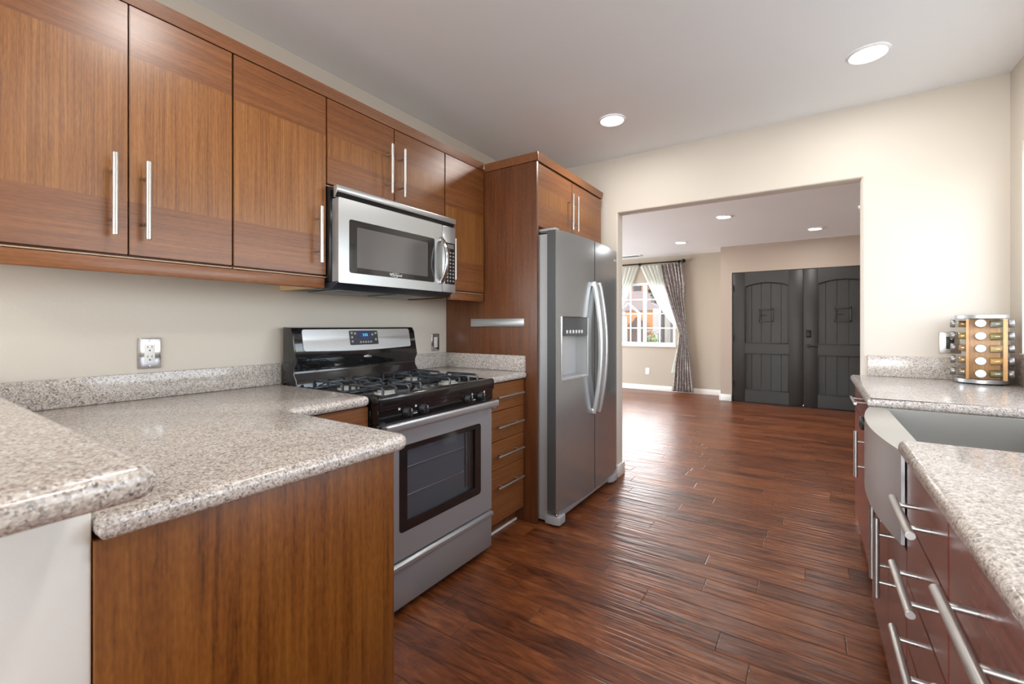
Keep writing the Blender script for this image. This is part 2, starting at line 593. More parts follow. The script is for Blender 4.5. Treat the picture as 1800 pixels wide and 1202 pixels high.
        bmesh.ops.transform(t, matrix=Matrix.Translation(origin) @ mx, verts=t.verts)
        bpy.data.objects.remove(o)
        bpy.data.curves.remove(cu)
        bpy.data.meshes.remove(me)
        return self.merge(t, mi)

    def build(self, name, mats, parent=None, smooth=40, origin=None):
        if not isinstance(mats, (list, tuple)):
            mats = [mats]
        if parent is not None:
            off = Vector(ROOT[parent.name])
        elif origin is not None:
            off = Vector(origin)
        else:
            vs = [v.co for v in self.bm.verts]
            lo = [min(v[i] for v in vs) for i in range(3)]
            hi = [max(v[i] for v in vs) for i in range(3)]
            off = Vector(((lo[0] + hi[0]) / 2, (lo[1] + hi[1]) / 2, lo[2]))
        bmesh.ops.translate(self.bm, vec=-off, verts=self.bm.verts)
        me = bpy.data.meshes.new(name)
        self.bm.to_mesh(me)
        self.bm.free()
        for mm in mats:
            me.materials.append(mm)
        if smooth:
            me.shade_smooth()
            me.set_sharp_from_angle(angle=math.radians(smooth))
        o = bpy.data.objects.new(name, me)
        COL.objects.link(o)
        if parent is not None:
            o.parent = parent
            ROOT[o.name] = off
        else:
            o.location = off
            ROOT[o.name] = off
        return o

ROOT = {}

def tag(o, label, cat, group=None, kind=None):
    o['label'] = label
    o['category'] = cat
    if group:
        o['group'] = group
    if kind:
        o['kind'] = kind
    return o

def thing(name, label, cat, loc, group=None):
    o = bpy.data.objects.new(name, None)
    o.empty_display_size = .1
    COL.objects.link(o)
    o.location = loc
    ROOT[o.name] = Vector(loc)
    return tag(o, label, cat, group)

def struct(o):
    o['kind'] = 'structure'
    return o

def root_struct(name, loc):
    o = bpy.data.objects.new(name, None)
    o.empty_display_size = .1
    COL.objects.link(o)
    o.location = loc
    ROOT[o.name] = Vector(loc)
    o['kind'] = 'structure'
    return o

# ------------------------------------------------------------------ the rooms
LX, BY, RX, CZ, LZ = -2.10, 3.40, .87, 2.525, 2.45     # left wall, back wall, right wall, kitchen and living ceilings
BT = .12
struct(MB().box(-5.3, 1.6, -3.75, 8.45, -.12, 0).build('floor', M['floor']))
struct(MB().box(LX - .12, RX + .14, -3.75, BY + .02, CZ, CZ + .12).build('ceiling', M['ceiling']))
struct(MB().box(-5.3, 1.6, BY + BT, 8.45, LZ, LZ + .12).build('ceiling.001', M['ceiling']))
struct(MB().box(LX - .12, LX, -3.75, BY + .02, 0, CZ).build('wall_left', M['wall']))
# back wall with the wide cased opening (rounded plaster corners)
OX0, OX1, OZ = -1.27, .255, 2.087
pts = [(LX, 0), (OX0, 0), (OX0, OZ), (OX1, OZ), (OX1, 0), (RX + .14, 0), (RX + .14, CZ), (LX, CZ)]
def is_open(e):
    mid = (e.verts[0].co + e.verts[1].co) / 2
    if abs(e.verts[0].co.y - e.verts[1].co.y) > 1e-4:
        return False
    on_l = abs(mid.x - OX0) < 1e-4 and mid.z < OZ
    on_r = abs(mid.x - OX1) < 1e-4 and mid.z < OZ
    on_t = abs(mid.z - OZ) < 1e-4 and OX0 < mid.x < OX1
    return on_l or on_r or on_t
struct(MB().prism(pts, 'y', BY, BY + BT, .016, 0, 4, is_open).build('wall_back', M['wall']))
# the back wall carries on to either side of the living room
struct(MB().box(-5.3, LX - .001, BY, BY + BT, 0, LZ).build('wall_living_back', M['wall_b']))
# right wall with the window over the sink
WY0, WY1, WZ0, WZ1 = .62, 3.24, 1.05, 2.12
b = MB()
b.box(RX, RX + .14, -3.75, WY0, 0, CZ)
b.box(RX, RX + .14, WY1, BY, 0, CZ, .0)
b.box(RX, RX + .14, WY0, WY1, 0, WZ0)
b.box(RX, RX + .14, WY0, WY1, WZ1, CZ)
struct(b.build('wall_right', M['wall']))
# rear wall behind the camera, with a glazed patio door added to bring in light
b = MB()
b.box(LX, -1.95, -3.75, -3.61, 0, CZ)
b.box(.45, RX, -3.75, -3.61, 0, CZ)
b.box(-1.95, .45, -3.75, -3.61, 2.2, CZ)
struct(b.build('wall_rear', M['wall']))
# living room shell
b = MB()
b.box(-5.3, -5.18, BY + BT, 4.2, 0, LZ)
b.box(-5.3, -5.18, 7.6, 8.3, 0, LZ)
b.box(-5.3, -5.18, 4.2, 7.6, 2.35, LZ)
b.box(-5.3, -5.18, 4.2, 7.6, 0, .12)
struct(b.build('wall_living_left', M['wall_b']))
LWX0, LWX1, LWZ0, LWZ1 = -3.16, -2.02, .83, 2.0
b = MB()
b.box(-5.3, LWX0, 8.3, 8.45, 0, LZ)
b.box(LWX1, -1.08, 8.3, 8.45, 0, LZ)
b.box(LWX0, LWX1, 8.3, 8.45, 0, LWZ0)
b.box(LWX0, LWX1, 8.3, 8.45, LWZ1, LZ)
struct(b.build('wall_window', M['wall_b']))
b = MB()
b.box(-1.20, -1.035, 7.8, 8.3, 0, LZ)
b.box(-1.035, .87, 7.8, 7.95, 2.03, LZ)
b.box(.87, 1.6, 7.8, 7.95, 0, LZ)
struct(b.build('wall_entry', M['wall_c']))
struct(MB().box(1.48, 1.6, BY + BT, 7.8, 0, LZ).build('wall_living_right', M['wall_b']))
struct(MB().box(RX + .14, 1.6, BY, BY + BT, 0, LZ).build('wall_living_front', M['wall_b']))
# baseboards
def board(name, x0, x1, y0, y1, h=.095):
    b = MB()
    b.box(x0, x1, y0, y1, .001, h, .004)
    return struct(b.build(name, M['trim']))
board('baseboard_window', -5.17, -1.205, 8.284, 8.299)
board('baseboard_entry', -1.20, -1.04, 7.784, 7.799, .105)
board('baseboard_entry_return', -1.216, -1.201, 7.784, 8.283, .105)
board('baseboard_jamb_left', OX0 - .03, OX0 + .014, BY - .016, BY + BT + .012)
board('baseboard_jamb_right', OX1 - .014, OX1 + .02, BY - .016, BY + BT + .012)

# ------------------------------------------------------------------ windows
def sash_window(name, axis, a0, a1, z0, z1, depth0, depth1, frame=.05, mull=None, cols=(1, 1), rows=1, arch=None):
    """window in a wall: axis 'x' = wall runs along x (depth in y); 'y' = wall runs along y (depth in x)"""
    dm = (depth0 + depth1) / 2
    loc = ((a0 + a1) / 2, dm, z0) if axis == 'x' else (dm, (a0 + a1) / 2, z0)
    root = root_struct(name, loc)
    def bx(b, p0, p1, q0, q1, d0, d1, bev=.004):
        if axis == 'x':
            b.box(p0, p1, d0, d1, q0, q1, bev)
        else:
            b.box(d0, d1, p0, p1, q0, q1, bev)
    b = MB()
    bx(b, a0, a1, z0, z0 + frame, depth0, depth1)
    bx(b, a0, a1, z1 - frame, z1, depth0, depth1)
    bx(b, a0, a0 + frame, z0 + frame, z1 - frame, depth0, depth1)
    bx(b, a1 - frame, a1, z0 + frame, z1 - frame, depth0, depth1)
    b.build('window_frame', M['vinyl'], root)
    mull = mull if mull is not None else [(a0 + a1) / 2]
    e = [a0 + frame] + list(mull) + [a1 - frame]
    for k, mm in enumerate(mull):
        b = MB()
        bx(b, mm - .028, mm + .028, z0 + frame, z1 - frame, depth0 + .006, depth1 - .006)
        b.build('meeting_rail', M['vinyl'], root)
    for k in range(len(e) - 1):
        p0 = e[k] + (.028 if k else 0)
        p1 = e[k + 1] - (.028 if k < len(e) - 2 else 0)
        b = MB()
        nc = cols[k]
        for i in range(1, nc):
            u = p0 + (p1 - p0) * i / nc
            bx(b, u - .011, u + .011, z0 + frame, z1 - frame, dm - .009, dm + .009, .003)
        for j in range(1, rows):
            zz = z0 + frame + (z1 - z0 - 2 * frame) * j / rows
            bx(b, p0, p1, zz - .011, zz + .011, dm - .0088, dm + .0088, .003)
        if nc > 1 or rows > 1:
            b.build('muntins', M['vinyl'], root)
        b = MB()
        bx(b, p0, p1, z0 + frame, z1 - frame, dm + .010, dm + .014, 0)
        b.build('pane', M['glass'], root)
    return root

w1 = sash_window('window_1', 'x', LWX0, LWX1, LWZ0, LWZ1, 8.335, 8.40, .05, [-2.59], (2, 2), 4)
b = MB()
b.box(LWX0 - .02, LWX1 + .02, 8.262, 8.334, LWZ0 - .028, LWZ0 + .012, .006)
b.build('sill', M['trim'], w1)
w2 = sash_window('window_2', 'y', WY0, WY1, WZ0, WZ1, RX + .07, RX + .125, .05, [1.49, 2.37], (1, 1, 1), 1)
b = MB()
b.box(RX - .012, RX + .07, WY0 - .01, WY1 + .005, WZ0 - .012, WZ0 + .010, .004)
b.build('sill', M['trim'], w2)
sash_window('window_3', 'x', -1.95, .45, 0, 2.2, -3.71, -3.65, .06, [-.75], (1, 1), 1)
sash_window('window_4', 'y', 4.2, 7.6, .12, 2.35, -5.27, -5.21, .06, [5.33, 6.46], (1, 1, 1), 1)

# ------------------------------------------------------------------ entry doors
def entry_leaf(name, x0, x1, hinge_side):
    yf, yb = 7.812, 7.868
    root = root_struct(name, ((x0 + x1) / 2, yb, 0))
    w = x1 - x0
    sx0, sx1 = x0 + .168, x1 - .180
    if hinge_side > 0:
        sx0, sx1 = x0 + .172, x1 - .168
    b = MB()
    b.box(x0, sx0, yf, yb, .012, 2.018, .003)
    b.box(sx1, x1, yf, yb, .012, 2.018, .003)
    b.box(sx0, sx1, yf, yb, .012, .195, 0)
    b.box(sx0, sx1, yf, yb, .768, .918, 0)
    arch = []
    for k in range(13):
        t = k / 12
        arch.append((sx0 + (sx1 - sx0) * t, 1.80 + .058 * math.sin(PI * t) ** .8))
    b.prism([(sx0, 2.018)] + arch + [(sx1, 2.018)], 'y', yf, yb)
    b.build('frame', M['door_paint'], root)
    for (z0, z1) in ((.195, .768), (.918, 1.875)):
        b = MB()
        n = 5
        for k in range(n):
            # the outer boards are cut narrower by the frame
            ea = [0, .16, .385, .61, .835, 1.0]
            p0 = sx0 + (sx1 - sx0) * ea[k]
            p1 = sx0 + (sx1 - sx0) * ea[k + 1]
            b.box(p0 + .001, p1 - .001, yf + .032, yb - .002, z0 - .005, z1 + .005, .003, seg=1)
        b.build('plank_panel', M['door_paint'], root, 0)
        b = MB()
        m_ = .012
        b.box(sx0, sx0 + m_, yf + .004, yf + .034, z0, z1 - (.05 if z1 > 1 else 0), .004)
        b.box(sx1 - m_, sx1, yf + .004, yf + .034, z0, z1 - (.05 if z1 > 1 else 0), .004)
        b.box(sx0, sx1, yf + .004, yf + .034, z0, z0 + m_, .004)
        if z1 < 1:
            b.box(sx0, sx1, yf + .004, yf + .034, z1 - m_, z1, .004)
        else:
            b.tube([(q[0], yf + .014, q[1] - .005) for q in arch], .007, 8)
        b.build('panel_moulding', M['door_paint'], root)
    cx = (sx0 + sx1) / 2 - .005
    b = MB()
    gx, gz, gw = cx - .10, 1.25, .20
    b.box(gx, gx + gw, yf + .004, yf + .022, gz, gz + .022, .003)
    b.box(gx, gx + gw, yf + .004, yf + .022, gz + .183, gz + .205, .003)
    b.box(gx, gx + .02, yf + .004, yf + .022, gz, gz + .205, .003)
    b.box(gx + gw - .02, gx + gw, yf + .004, yf + .022, gz, gz + .205, .003)
    sp = b.build('speakeasy_frame', M['door_paint'], root)
    b = MB()
    b.box(gx + .018, gx + .10, yf + .004, yf + .02, gz + .098, gz + .110, .003)
    b.cyl((gx + .10, yf + .018, gz + .104), (gx + .10, yf + .004, gz + .104), .009)
    b.build('latch', M['iron'], sp)
    hx = x0 + .006 if hinge_side < 0 else x1 - .006
    for hz in (.28, 1.0, 1.78):
        b = MB()
        b.cyl((hx, yf - .006, hz - .05), (hx, yf - .006, hz + .05), .008, seg=10)
        b.build('hinge', M['iron'], root)
    return root, yf

entry_leaf('door_1', -1.023, -.092, -1)
d2, yf = entry_leaf('door_2', -.088, .85, 1)
b = MB()
b.box(-.055, .005, yf - .018, yf + .001, 1.02, 1.13, .01)
b.cyl((-.025, yf - .03, 1.06), (-.025, yf - .01, 1.06), .022, bev=.004)
b.build('deadbolt', M['iron'], d2)
b = MB()
b.cyl((-.025, yf - .014, .895), (-.025, yf + .001, .895), .033, bev=.005)
b.cyl((-.025, yf - .045, .895), (-.025, yf - .012, .895), .011)
b.tube([(-.025, yf - .045, .895), (.01, yf - .05, .897), (.05, yf - .048, .892), (.085, yf - .045, .888)], .009)
b.build('lever_handle', M['iron'], d2)
b = MB()
b.box(-1.034, .865, 7.81, 7.93, 2.019, 2.029)
b.box(-1.034, -1.025, 7.81, 7.93, 0.001, 2.019)
b.box(.853, .865, 7.81, 7.93, 0.001, 2.019)
struct(b.build('trim_1', M['door_paint']))
b = MB()
b.box(-1.024, .852, 7.80, 7.93, .0005, .011, .003)
struct(b.build('trim_2', M['iron']))
b = MB()
b.box(-1.03, .86, 7.90, 7.94, .02, 2.02)
struct(b.build('trim_3', M['black_matte']))

# ------------------------------------------------------------------ ceiling lights
def downlight(x, y, z, r, label, watts, group, cone=128, blend=.75):
    t = thing('ceiling_light', label, 'ceiling light', (x, y, z), group)
    b = MB()
    b.lathe([(r - .011, -.009), (r - .007, -.0105), (r - .002, -.006), (r, -.0012), (r, -.0002)], (x, y, z))
    b.lathe([(r - .011, -.009), (r - .014, -.004)], (x, y, z))
    b.build('trim_ring', M['vinyl'], t)
    b = MB()
    b.lathe([(0, -.0045), (r - .0125, -.0045)], (x, y, z))
    b.build('lens', M['lens'], t)
    l = lamp('bulb', 'AREA', (0, 0, -.0145), (0, 0, 0), watts, (1, .97, .93), shape='DISK', size=2 * (r - .015))
    l.parent = t
    return t

KL = 7.0
kg = 'recessed lights in the kitchen ceiling'
downlight(.233, 2.775, CZ, .086, 'bright round recessed light in the kitchen ceiling above the sink side, largest in view', KL, kg)
downlight(-1.065, 2.755, CZ, .084, 'round recessed light in the kitchen ceiling out from the refrigerator cabinet', KL, kg)
downlight(-1.065, .69, CZ, .084, 'recessed kitchen light over the peninsula, mirrored in the upper doors', KL, kg)
downlight(.233, .69, CZ, .084, 'recessed kitchen light over the near drawers beside the sink', KL, kg)
downlight(-1.065, -1.4, CZ, .084, 'recessed ceiling light behind the half wall', KL, kg)
downlight(.0, -1.4, CZ, .084, 'recessed ceiling light at the dining end of the kitchen', KL, kg)
lg = 'recessed lights in the living room ceiling'
downlight(-.83, 5.64, LZ, .082, 'recessed light in the living room ceiling, nearest beyond the opening', 9, lg)
downlight(-1.63, 7.03, LZ, .082, 'small recessed light in the ceiling before the curtained window', 9, lg)
downlight(.05, 6.99, LZ, .082, 'recessed light in the ceiling in front of the black entry doors', 9, lg)
b = MB()
b.lathe([(0, -.034), (.045, -.034), (.058, -.026), (.062, -.001)], (.475, 5.92, LZ))
tag(b.build('smoke_detector', M['vinyl']), 'white smoke detector on the living room ceiling at the opening edge', 'smoke detector')
b = MB()
b.box(-3.25, -2.50, 7.80, 7.98, LZ - .012, LZ - .0005, .003)
vt = thing('air_vent', 'long white slotted air vent in the living room ceiling near the window', 'vent', (-2.87, 7.89, LZ - .012))
b.build('frame', M['vinyl'], vt)
b = MB()
for k in range(3):
    b.box(-3.2, -2.55, 7.83 + k * .045, 7.855 + k * .045, LZ - .0135, LZ - .0125)
b.build('slot', M['black_matte'], vt)

# ------------------------------------------------------------------ cabinet helpers
def slab_door(name, parent, xf, y0, y1, z0, z1, bands=None, thick=.020, mats=None, sgn=1):
    """front facing +x (sgn=1) or -x (sgn=-1); bands = z levels between which the grain stands upright"""
    mats = mats or [M['wood_v'], M['wood_h']]
    t = bmesh.new()
    bmesh.ops.create_cube(t, size=1.0)
    bmesh.ops.scale(t, vec=(thick, y1 - y0, z1 - z0), verts=t.verts)
    bmesh.ops.translate(t, vec=(xf - sgn * thick / 2, (y0 + y1) / 2, (z0 + z1) / 2), verts=t.verts)
    bmesh.ops.bevel(t, geom=t.edges[:], offset=.0016, segments=2, affect='EDGES')
    if bands:
        for z in bands:
            g = t.verts[:] + t.edges[:] + t.faces[:]
            bmesh.ops.bisect_plane(t, geom=g, plane_co=(0, 0, z), plane_no=(0, 0, 1))
        for f in t.faces:
            z = f.calc_center_median().z
            f.material_index = 0 if bands[0] < z < bands[1] else 1
    else:
        for f in t.faces:
            f.material_index = 1
    b = MB()
    b.merge(t, None)
    return b.build(name, mats, parent)

def bar_handle(parent, p0, p1, out, r=.0074, inset=.05, name='handle'):
    """bar pull from p0 to p1 standing `out` (a vector) off the face it is fixed to"""
    p0, p1, out = Vector(p0), Vector(p1), Vector(out)
    d = (p1 - p0).normalized()
    b = MB()
    b.cyl(p0, p1, r, seg=18, bev=.0012)
    for q in (p0 + d * inset, p1 - d * inset):
        b.cyl(q - out, q, r * .66, seg=12)
    return b.build(name, M['handle'], parent)

# ---- upper cabinets along the left wall
UX = -1.765
OUT = .04
def upper(name, label, y0, y1, z0, z1, doors, bands, handles, rail_gap=True):
    t = thing(name, label, 'cabinet', ((LX + UX) / 2, (y0 + y1) / 2, z0), 'upper kitchen cabinets')
    b = MB()
    b.box(LX + .002, UX - .022, y0 + .001, y1 - .001, z0, z1, .001)
    b.build('body', M['wood_panel'], t)
    for (d0, d1), hy in zip(doors, handles):
        d = slab_door('door', t, UX, d0, d1, z0 + .012, z1 - .004, bands)
        if hy:
            bar_handle(d, (UX + OUT, hy[0], hy[1]), (UX + OUT, hy[0], hy[2]), (OUT, 0, 0))
    b = MB()
    b.box(UX - .021, UX - .004, y0 + .002, y1 - .002, z0 + .001, z0 + .0048)
    b.build('pale_edge', M['edge'], t)
    return t

TOPZ = 2.202
ua = upper('wall_cabinet', 'double-door walnut wall cabinet at the near end above the raised bar', .10, .794, 1.408, TOPZ,
           [(.104, .490), (.494, .791)], (1.585, 2.04), [(.45, 1.471, 1.716), (.531, 1.469, 1.713)])
ub = upper('wall_cabinet', 'single-door walnut wall cabinet between the double-door one and the microwave', .795, 1.176, 1.408, TOPZ,
           [(.797, 1.173)], (1.59, 2.03), [(1.128, 1.467, 1.706)])
uc = upper('wall_cabinet', 'short two-door walnut wall cabinet directly over the microwave', 1.177, 1.939, 1.812, TOPZ,
           [(1.180, 1.557), (1.561, 1.936)], (1.945, 2.04), [(1.513, 1.854, 2.10), (1.595, 1.854, 2.10)])
ud = upper('wall_cabinet', 'narrow walnut wall cabinet between microwave and tall refrigerator panel', 1.940, 2.315, 1.398, TOPZ,
           [(1.943, 2.311)], (1.59, 1.90), [(1.985, 1.467, 1.706)])
b = MB()
b.box(LX + .003, UX - .04, 1.150, 1.174, 1.364, 1.407)
b.build('side_cleat', M['wood_raw'], ub)
b = MB()
b.box(LX + .003, UX - .04, 1.962, 1.984, 1.357, 1.397)
b.build('side_cleat', M['wood_panel'], ud)
b = MB()
b.prism([(UX - .022, TOPZ + .001), (UX - .002, TOPZ + .001), (UX + .006, TOPZ + .047), (UX - .022, TOPZ + .047)], 'y', .10, 2.303)
b.box(LX + .003, UX - .024, .10, 2.303, TOPZ + .001, TOPZ + .02)
tag(b.build('crown_moulding', M['wood_h']), 'walnut crown strip running along the top of the upper cabinets', 'moulding')
rg = 'light rails under the upper cabinets'
b = MB()
b.box(UX - .026, UX + .002, .10, 1.166, 1.361, 1.406, .003)
tag(b.build('light_rail', M['wood_h']), 'long walnut light rail under the upper cabinets left of the microwave', 'moulding', rg)
b = MB()
b.box(UX - .026, UX + .002, 1.985, 2.303, 1.352, 1.396, .003)
tag(b.build('light_rail', M['wood_h']), 'short walnut light rail between microwave and tall panel', 'moulding', rg)

# ---- tall panel and the cabinet above the refrigerator
PX = -1.37
b = MB()
b.box(LX + .002, PX, 2.318, 2.338, .001, 2.192, .0015)
tp = b.build('tall_divider', M['wood_panel'])
tag(tp, 'tall dark walnut end panel beside the refrigerator, floor to crown', 'panel')
fc = thing('refrigerator_cabinet', 'deep two-door walnut cabinet above the refrigerator', 'cabinet', (-1.75, 2.83, 1.80), 'upper kitchen cabinets')
b = MB()
b.box(LX + .002, -1.397, 2.340, 3.322, 1.80, 2.192, .001)
b.build('body', M['wood_panel'], fc)
for d0, d1, hy in ((2.343, 2.799, 2.745), (2.803, 3.320, 2.822)):
    d = slab_door('door', fc, -1.375, d0, d1, 1.803, 2.189, (1.955, 2.05))
    bar_handle(d, (-1.335, hy, 1.845), (-1.335, hy, 2.088), (.04, 0, 0))
b = MB()
o_ = .012
prof = [(0, 2.194), (.004, 2.194), (o_, 2.242), (0, 2.242)]
b.prism([(PX - .03 + q[0] + .03, q[1]) for q in prof], 'y', 2.318 - o_, 3.325)
b.prism([(2.318 - q[0], q[1]) for q in prof], 'x', UX + .008, PX + o_)
b.box(LX + .003, PX, 2.318, 3.325, 2.194, 2.215)
tag(b.build('crown_moulding', M['wood_h']), 'walnut crown strip around the top of the refrigerator cabinet', 'moulding')
b = MB()
b.box(-1.87, -1.455, 2.305, 2.3175, 1.192, 1.242, .0015)
tag(b.build('knife_strip', M['steel_y']), 'flat brushed steel magnetic knife strip on the tall walnut panel', 'knife rack')

# ---- base cabinets, left side
def base_unit(name, label, cat, y0, y1, xf, xb, top=.878):
    t = thing(name, label, cat, ((xf + xb) / 2, (y0 + y1) / 2, 0), 'base cabinets')
    return t

t = base_unit('drawer_cabinet', 'four-drawer walnut base cabinet between range and tall panel', 'cabinet', 1.925, 2.315, -1.48, LX)
b = MB()
b.box(LX + .002, -1.482, 1.918, 2.315, .09, .877, .001)
b.box(LX + .05, -1.522, 1.918, 2.315, .001, .09)
b.build('body', M['wood_panel'], t)
b = MB()
b.box(-1.521, -1.512, 1.93, 2.315, .001, .012)
b.build('toe_strip', M['trim'], t)
for z0, z1, hz in ((.719, .872, .800), (.553, .715, .633), (.393, .549, .472), (.092, .389, .299)):
    d = slab_door('drawer', t, -1.46, 1.921, 2.312, z0, z1)
    bar_handle(d, (-1.424, 1.998, hz), (-1.424, 2.261, hz), (.036, 0, 0), .0062)

t = thing('base_cabinet', 'walnut base cabinet tucked between the range and the peninsula', 'cabinet', (-1.78, .97, 0), 'base cabinets')
b = MB()
b.box(LX + .002, -1.468, .765, 1.136, .09, .884, .001)
b.box(LX + .05, -1.52, .765, 1.136, .001, .09)
b.build('body', M['wood_panel'], t)
slab_door('drawer', t, -1.447, .772, 1.146, .725, .880)
slab_door('door', t, -1.447, .772, 1.146, .093, .721, (.2, .6))

t = thing('peninsula_cabinet', 'walnut peninsula base with a large scuffed upright-grain end panel', 'cabinet', (-1.45, .48, 0), 'base cabinets')
b = MB()
b.box(LX + .002, -.890, .206, .758, .001, .884, .001)
b.build('body', M['wood_panel'], t)
b = MB()
b.box(-.888, -.868, .2025, .766, .001, .884, .001)
b.build('end_panel', M['wood_pen'], t)

# ------------------------------------------------------------------ granite tops
def rounded_poly(pts, rad, n=6):
    """pts: list of (x, y, r)"""
    out = []
    N = len(pts)
    for i in range(N):
        p = Vector(pts[i][:2])
        r = pts[i][2]
        if r <= 0:
            out.append(tuple(p))
            continue
        a = (Vector(pts[i - 1][:2]) - p).normalized()
        c = (Vector(pts[(i + 1) % N][:2]) - p).normalized()
        ang = a.angle(c)
        d = r / math.tan(ang / 2)
        bis = (a + c).normalized()
        cen = p + bis * (r / math.sin(ang / 2))
        s, e = p + a * d, p + c * d
        a0 = math.atan2(s.y - cen.y, s.x - cen.x)
        a1 = math.atan2(e.y - cen.y, e.x - cen.x)
        da = (a1 - a0 + PI) % (2 * PI) - PI
        for k in range(n + 1):
            an = a0 + da * k / n
            out.append((cen.x + r * math.cos(an), cen.y + r * math.sin(an)))
    return out

cg = 'granite counters'
LT = .923
b = MB()
b.prism(rounded_poly([(LX + .001, .203, 0), (-.846, .203, 0), (-.846, .806, .035), (-1.425, .806, .03), (-1.425, 1.147, .03), (LX + .001, 1.147, 0)], 0),
        'z', LT - .038, LT, .0165, seg=5)
tag(b.build('countertop', M['granite']), 'speckled granite peninsula top stepping back to the left of the range', 'countertop', cg)
b = MB()
b.prism(rounded_poly([(LX + .001, 1.915, 0), (-1.434, 1.915, 0), (-1.434, 2.3165, .02), (LX + .001, 2.3165, 0)], 0), 'z', .880, .918, .0165, seg=5)
tag(b.build('countertop', M['granite']), 'small speckled granite top over the drawers right of the range', 'countertop', cg)
RT = .902
SY0, SY1 = 1.545, 2.325
b = MB()
b.prism(rounded_poly([(.188, -.25, 0), (RX - .002, -.25, 0), (RX - .002, BY - .002, 0), (.200, BY - .002, .02), (.192, SY1, .004), (.70, SY1, .03), (.70, SY0, .03), (.188, SY0, .03)], 0),
        'z', RT - .038, RT, .0165, seg=5)
tag(b.build('countertop', M['granite']), 'long speckled granite top on the right, notched around the steel sink', 'countertop', cg)
bg = 'granite backsplash strips'
def splash(label, *a):
    b = MB()
    b.box(*a, .0015)
    return tag(b.build('backsplash', M['granite']), label, 'backsplash', bg)
splash('long granite backsplash strip on the wall behind the peninsula counter', LX + .001, LX + .021, .203, 1.148, LT + .0005, LT + .097)
splash('short granite backsplash strip on the wall right of the range', LX + .001, LX + .021, 1.915, 2.296, .9185, 1.014)
splash('granite backsplash strip against the tall walnut panel', LX + .001, -1.447, 2.2965, 2.3165, .9185, 1.014)
splash('granite backsplash strip on the back wall behind the spice rack', .282, RX - .022, BY - .021, BY - .001, RT + .0005, 1.021)
splash('granite backsplash strip under the window on the right wall', RX - .021, RX - .001, -.25, BY - .001, RT + .0005, 1.030)
# raised bar on its half wall
BZ = 1.0
b = MB()
b.box(LX + .001, -.874, .075, .2015, .001, BZ - .001, .004)
struct(b.build('wall_half', M['white_wall']))
b = MB()
b.prism(rounded_poly([(LX + .001, -.14, 0), (-.600, -.14, .02), (-.628, .206, .022), (LX + .001, .206, 0)], 0), 'z', BZ, BZ + .040, .018, seg=5)
tag(b.build('bar_top', M['granite']), 'raised granite bar top on the white half wall, nearest and blurred', 'countertop', cg)

# ------------------------------------------------------------------ right-hand base cabinets and sink
RF = .208
RM = [M['wood_sky_v'], M['wood_sky_h']]
def right_body(t, y0, y1, top=.862, xf=RF + .022):
    b = MB()
    b.box(xf, RX - .003, y0, y1, .09, top, .001)
    b.box(xf + .05, RX - .05, y0, y1, .001, .09)
    b.build('body', M['wood_sky_v'], t)
rows = ((.703, .857, .768), (.540, .699, .605), (.380, .536, .445), (.092, .376, .28))
def right_stack(label, y0, y1, h0, h1):
    t = thing('drawer_cabinet', label, 'cabinet', (.54, (y0 + y1) / 2, 0), 'base cabinets')
    right_body(t, y0 + .001, y1 - .001)
    for z0, z1, hz in rows:
        d = slab_door('drawer', t, RF, y0 + .003, y1 - .003, z0, z1, None, .02, RM, -1)
        bar_handle(d, (RF - .038, h0, hz), (RF - .038, h1, hz), (-.038, 0, 0), .0086)
right_stack('glossy sky-reddened four-drawer base cabinet nearest the camera, right side', .62, 1.113, .745, .995)
right_stack('glossy sky-reddened four-drawer base cabinet next to the sink', 1.115, 1.537, 1.215, 1.462)
t = thing('sink_cabinet', 'sky-reddened two-door base cabinet under the farmhouse sink', 'cabinet', (.54, 1.935, 0), 'base cabinets')
b = MB()
b.box(RF + .022, RX - .003, 1.540, 2.330, .09, .605, .001)
b.box(RF + .07, RX - .05, 1.540, 2.330, .001, .09)
b.box(RF + .022, RX - .003, 1.540, 1.5475, .605, .862)
b.box(RF + .022, RX - .003, 2.3235, 2.330, .605, .862)
b.build('body', M['wood_sky_v'], t)
for d0, d1, hy in ((1.543, 1.872, 1.812), (1.876, 2.327, 1.940)):
    d = slab_door('door', t, RF, d0, d1, .092, .612, (.2, .5), .02, RM, -1)
    bar_handle(d, (RF - .035, hy, .342), (RF - .035, hy, .592), (-.035, 0, 0), .0082)
t = thing('base_cabinet', 'sky-reddened base cabinet with one drawer and door at the far right end', 'cabinet', (.54, 2.85, 0), 'base cabinets')
right_body(t, 2.333, 3.378, .862, .242)
d = slab_door('drawer', t, .222, 2.336, 3.376, .715, .857, None, .02, RM, -1)
bar_handle(d, (.182, 2.76, .815), (.182, 3.01, .815), (-.04, 0, 0), .0068)
d = slab_door('door', t, .222, 2.336, 3.376, .092, .711, (.22, .58), .02, RM, -1)
bar_handle(d, (.178, 2.665, .482), (.178, 2.665, .700), (-.044, 0, 0), .0078)
b = MB()
b.lathe([(0, .034), (.018, .034), (.025, .026), (.026, .010), (.020, 0)], (.2215, 2.62, .748), 20, 0, (-1, 0, 0))
b.box(.19, .206, 2.596, 2.644, .718, .778, .006)
tag(b.build('cabinet_latch', M['black_matte']), 'black round safety latch on the far right cabinet beside the sink', 'latch')

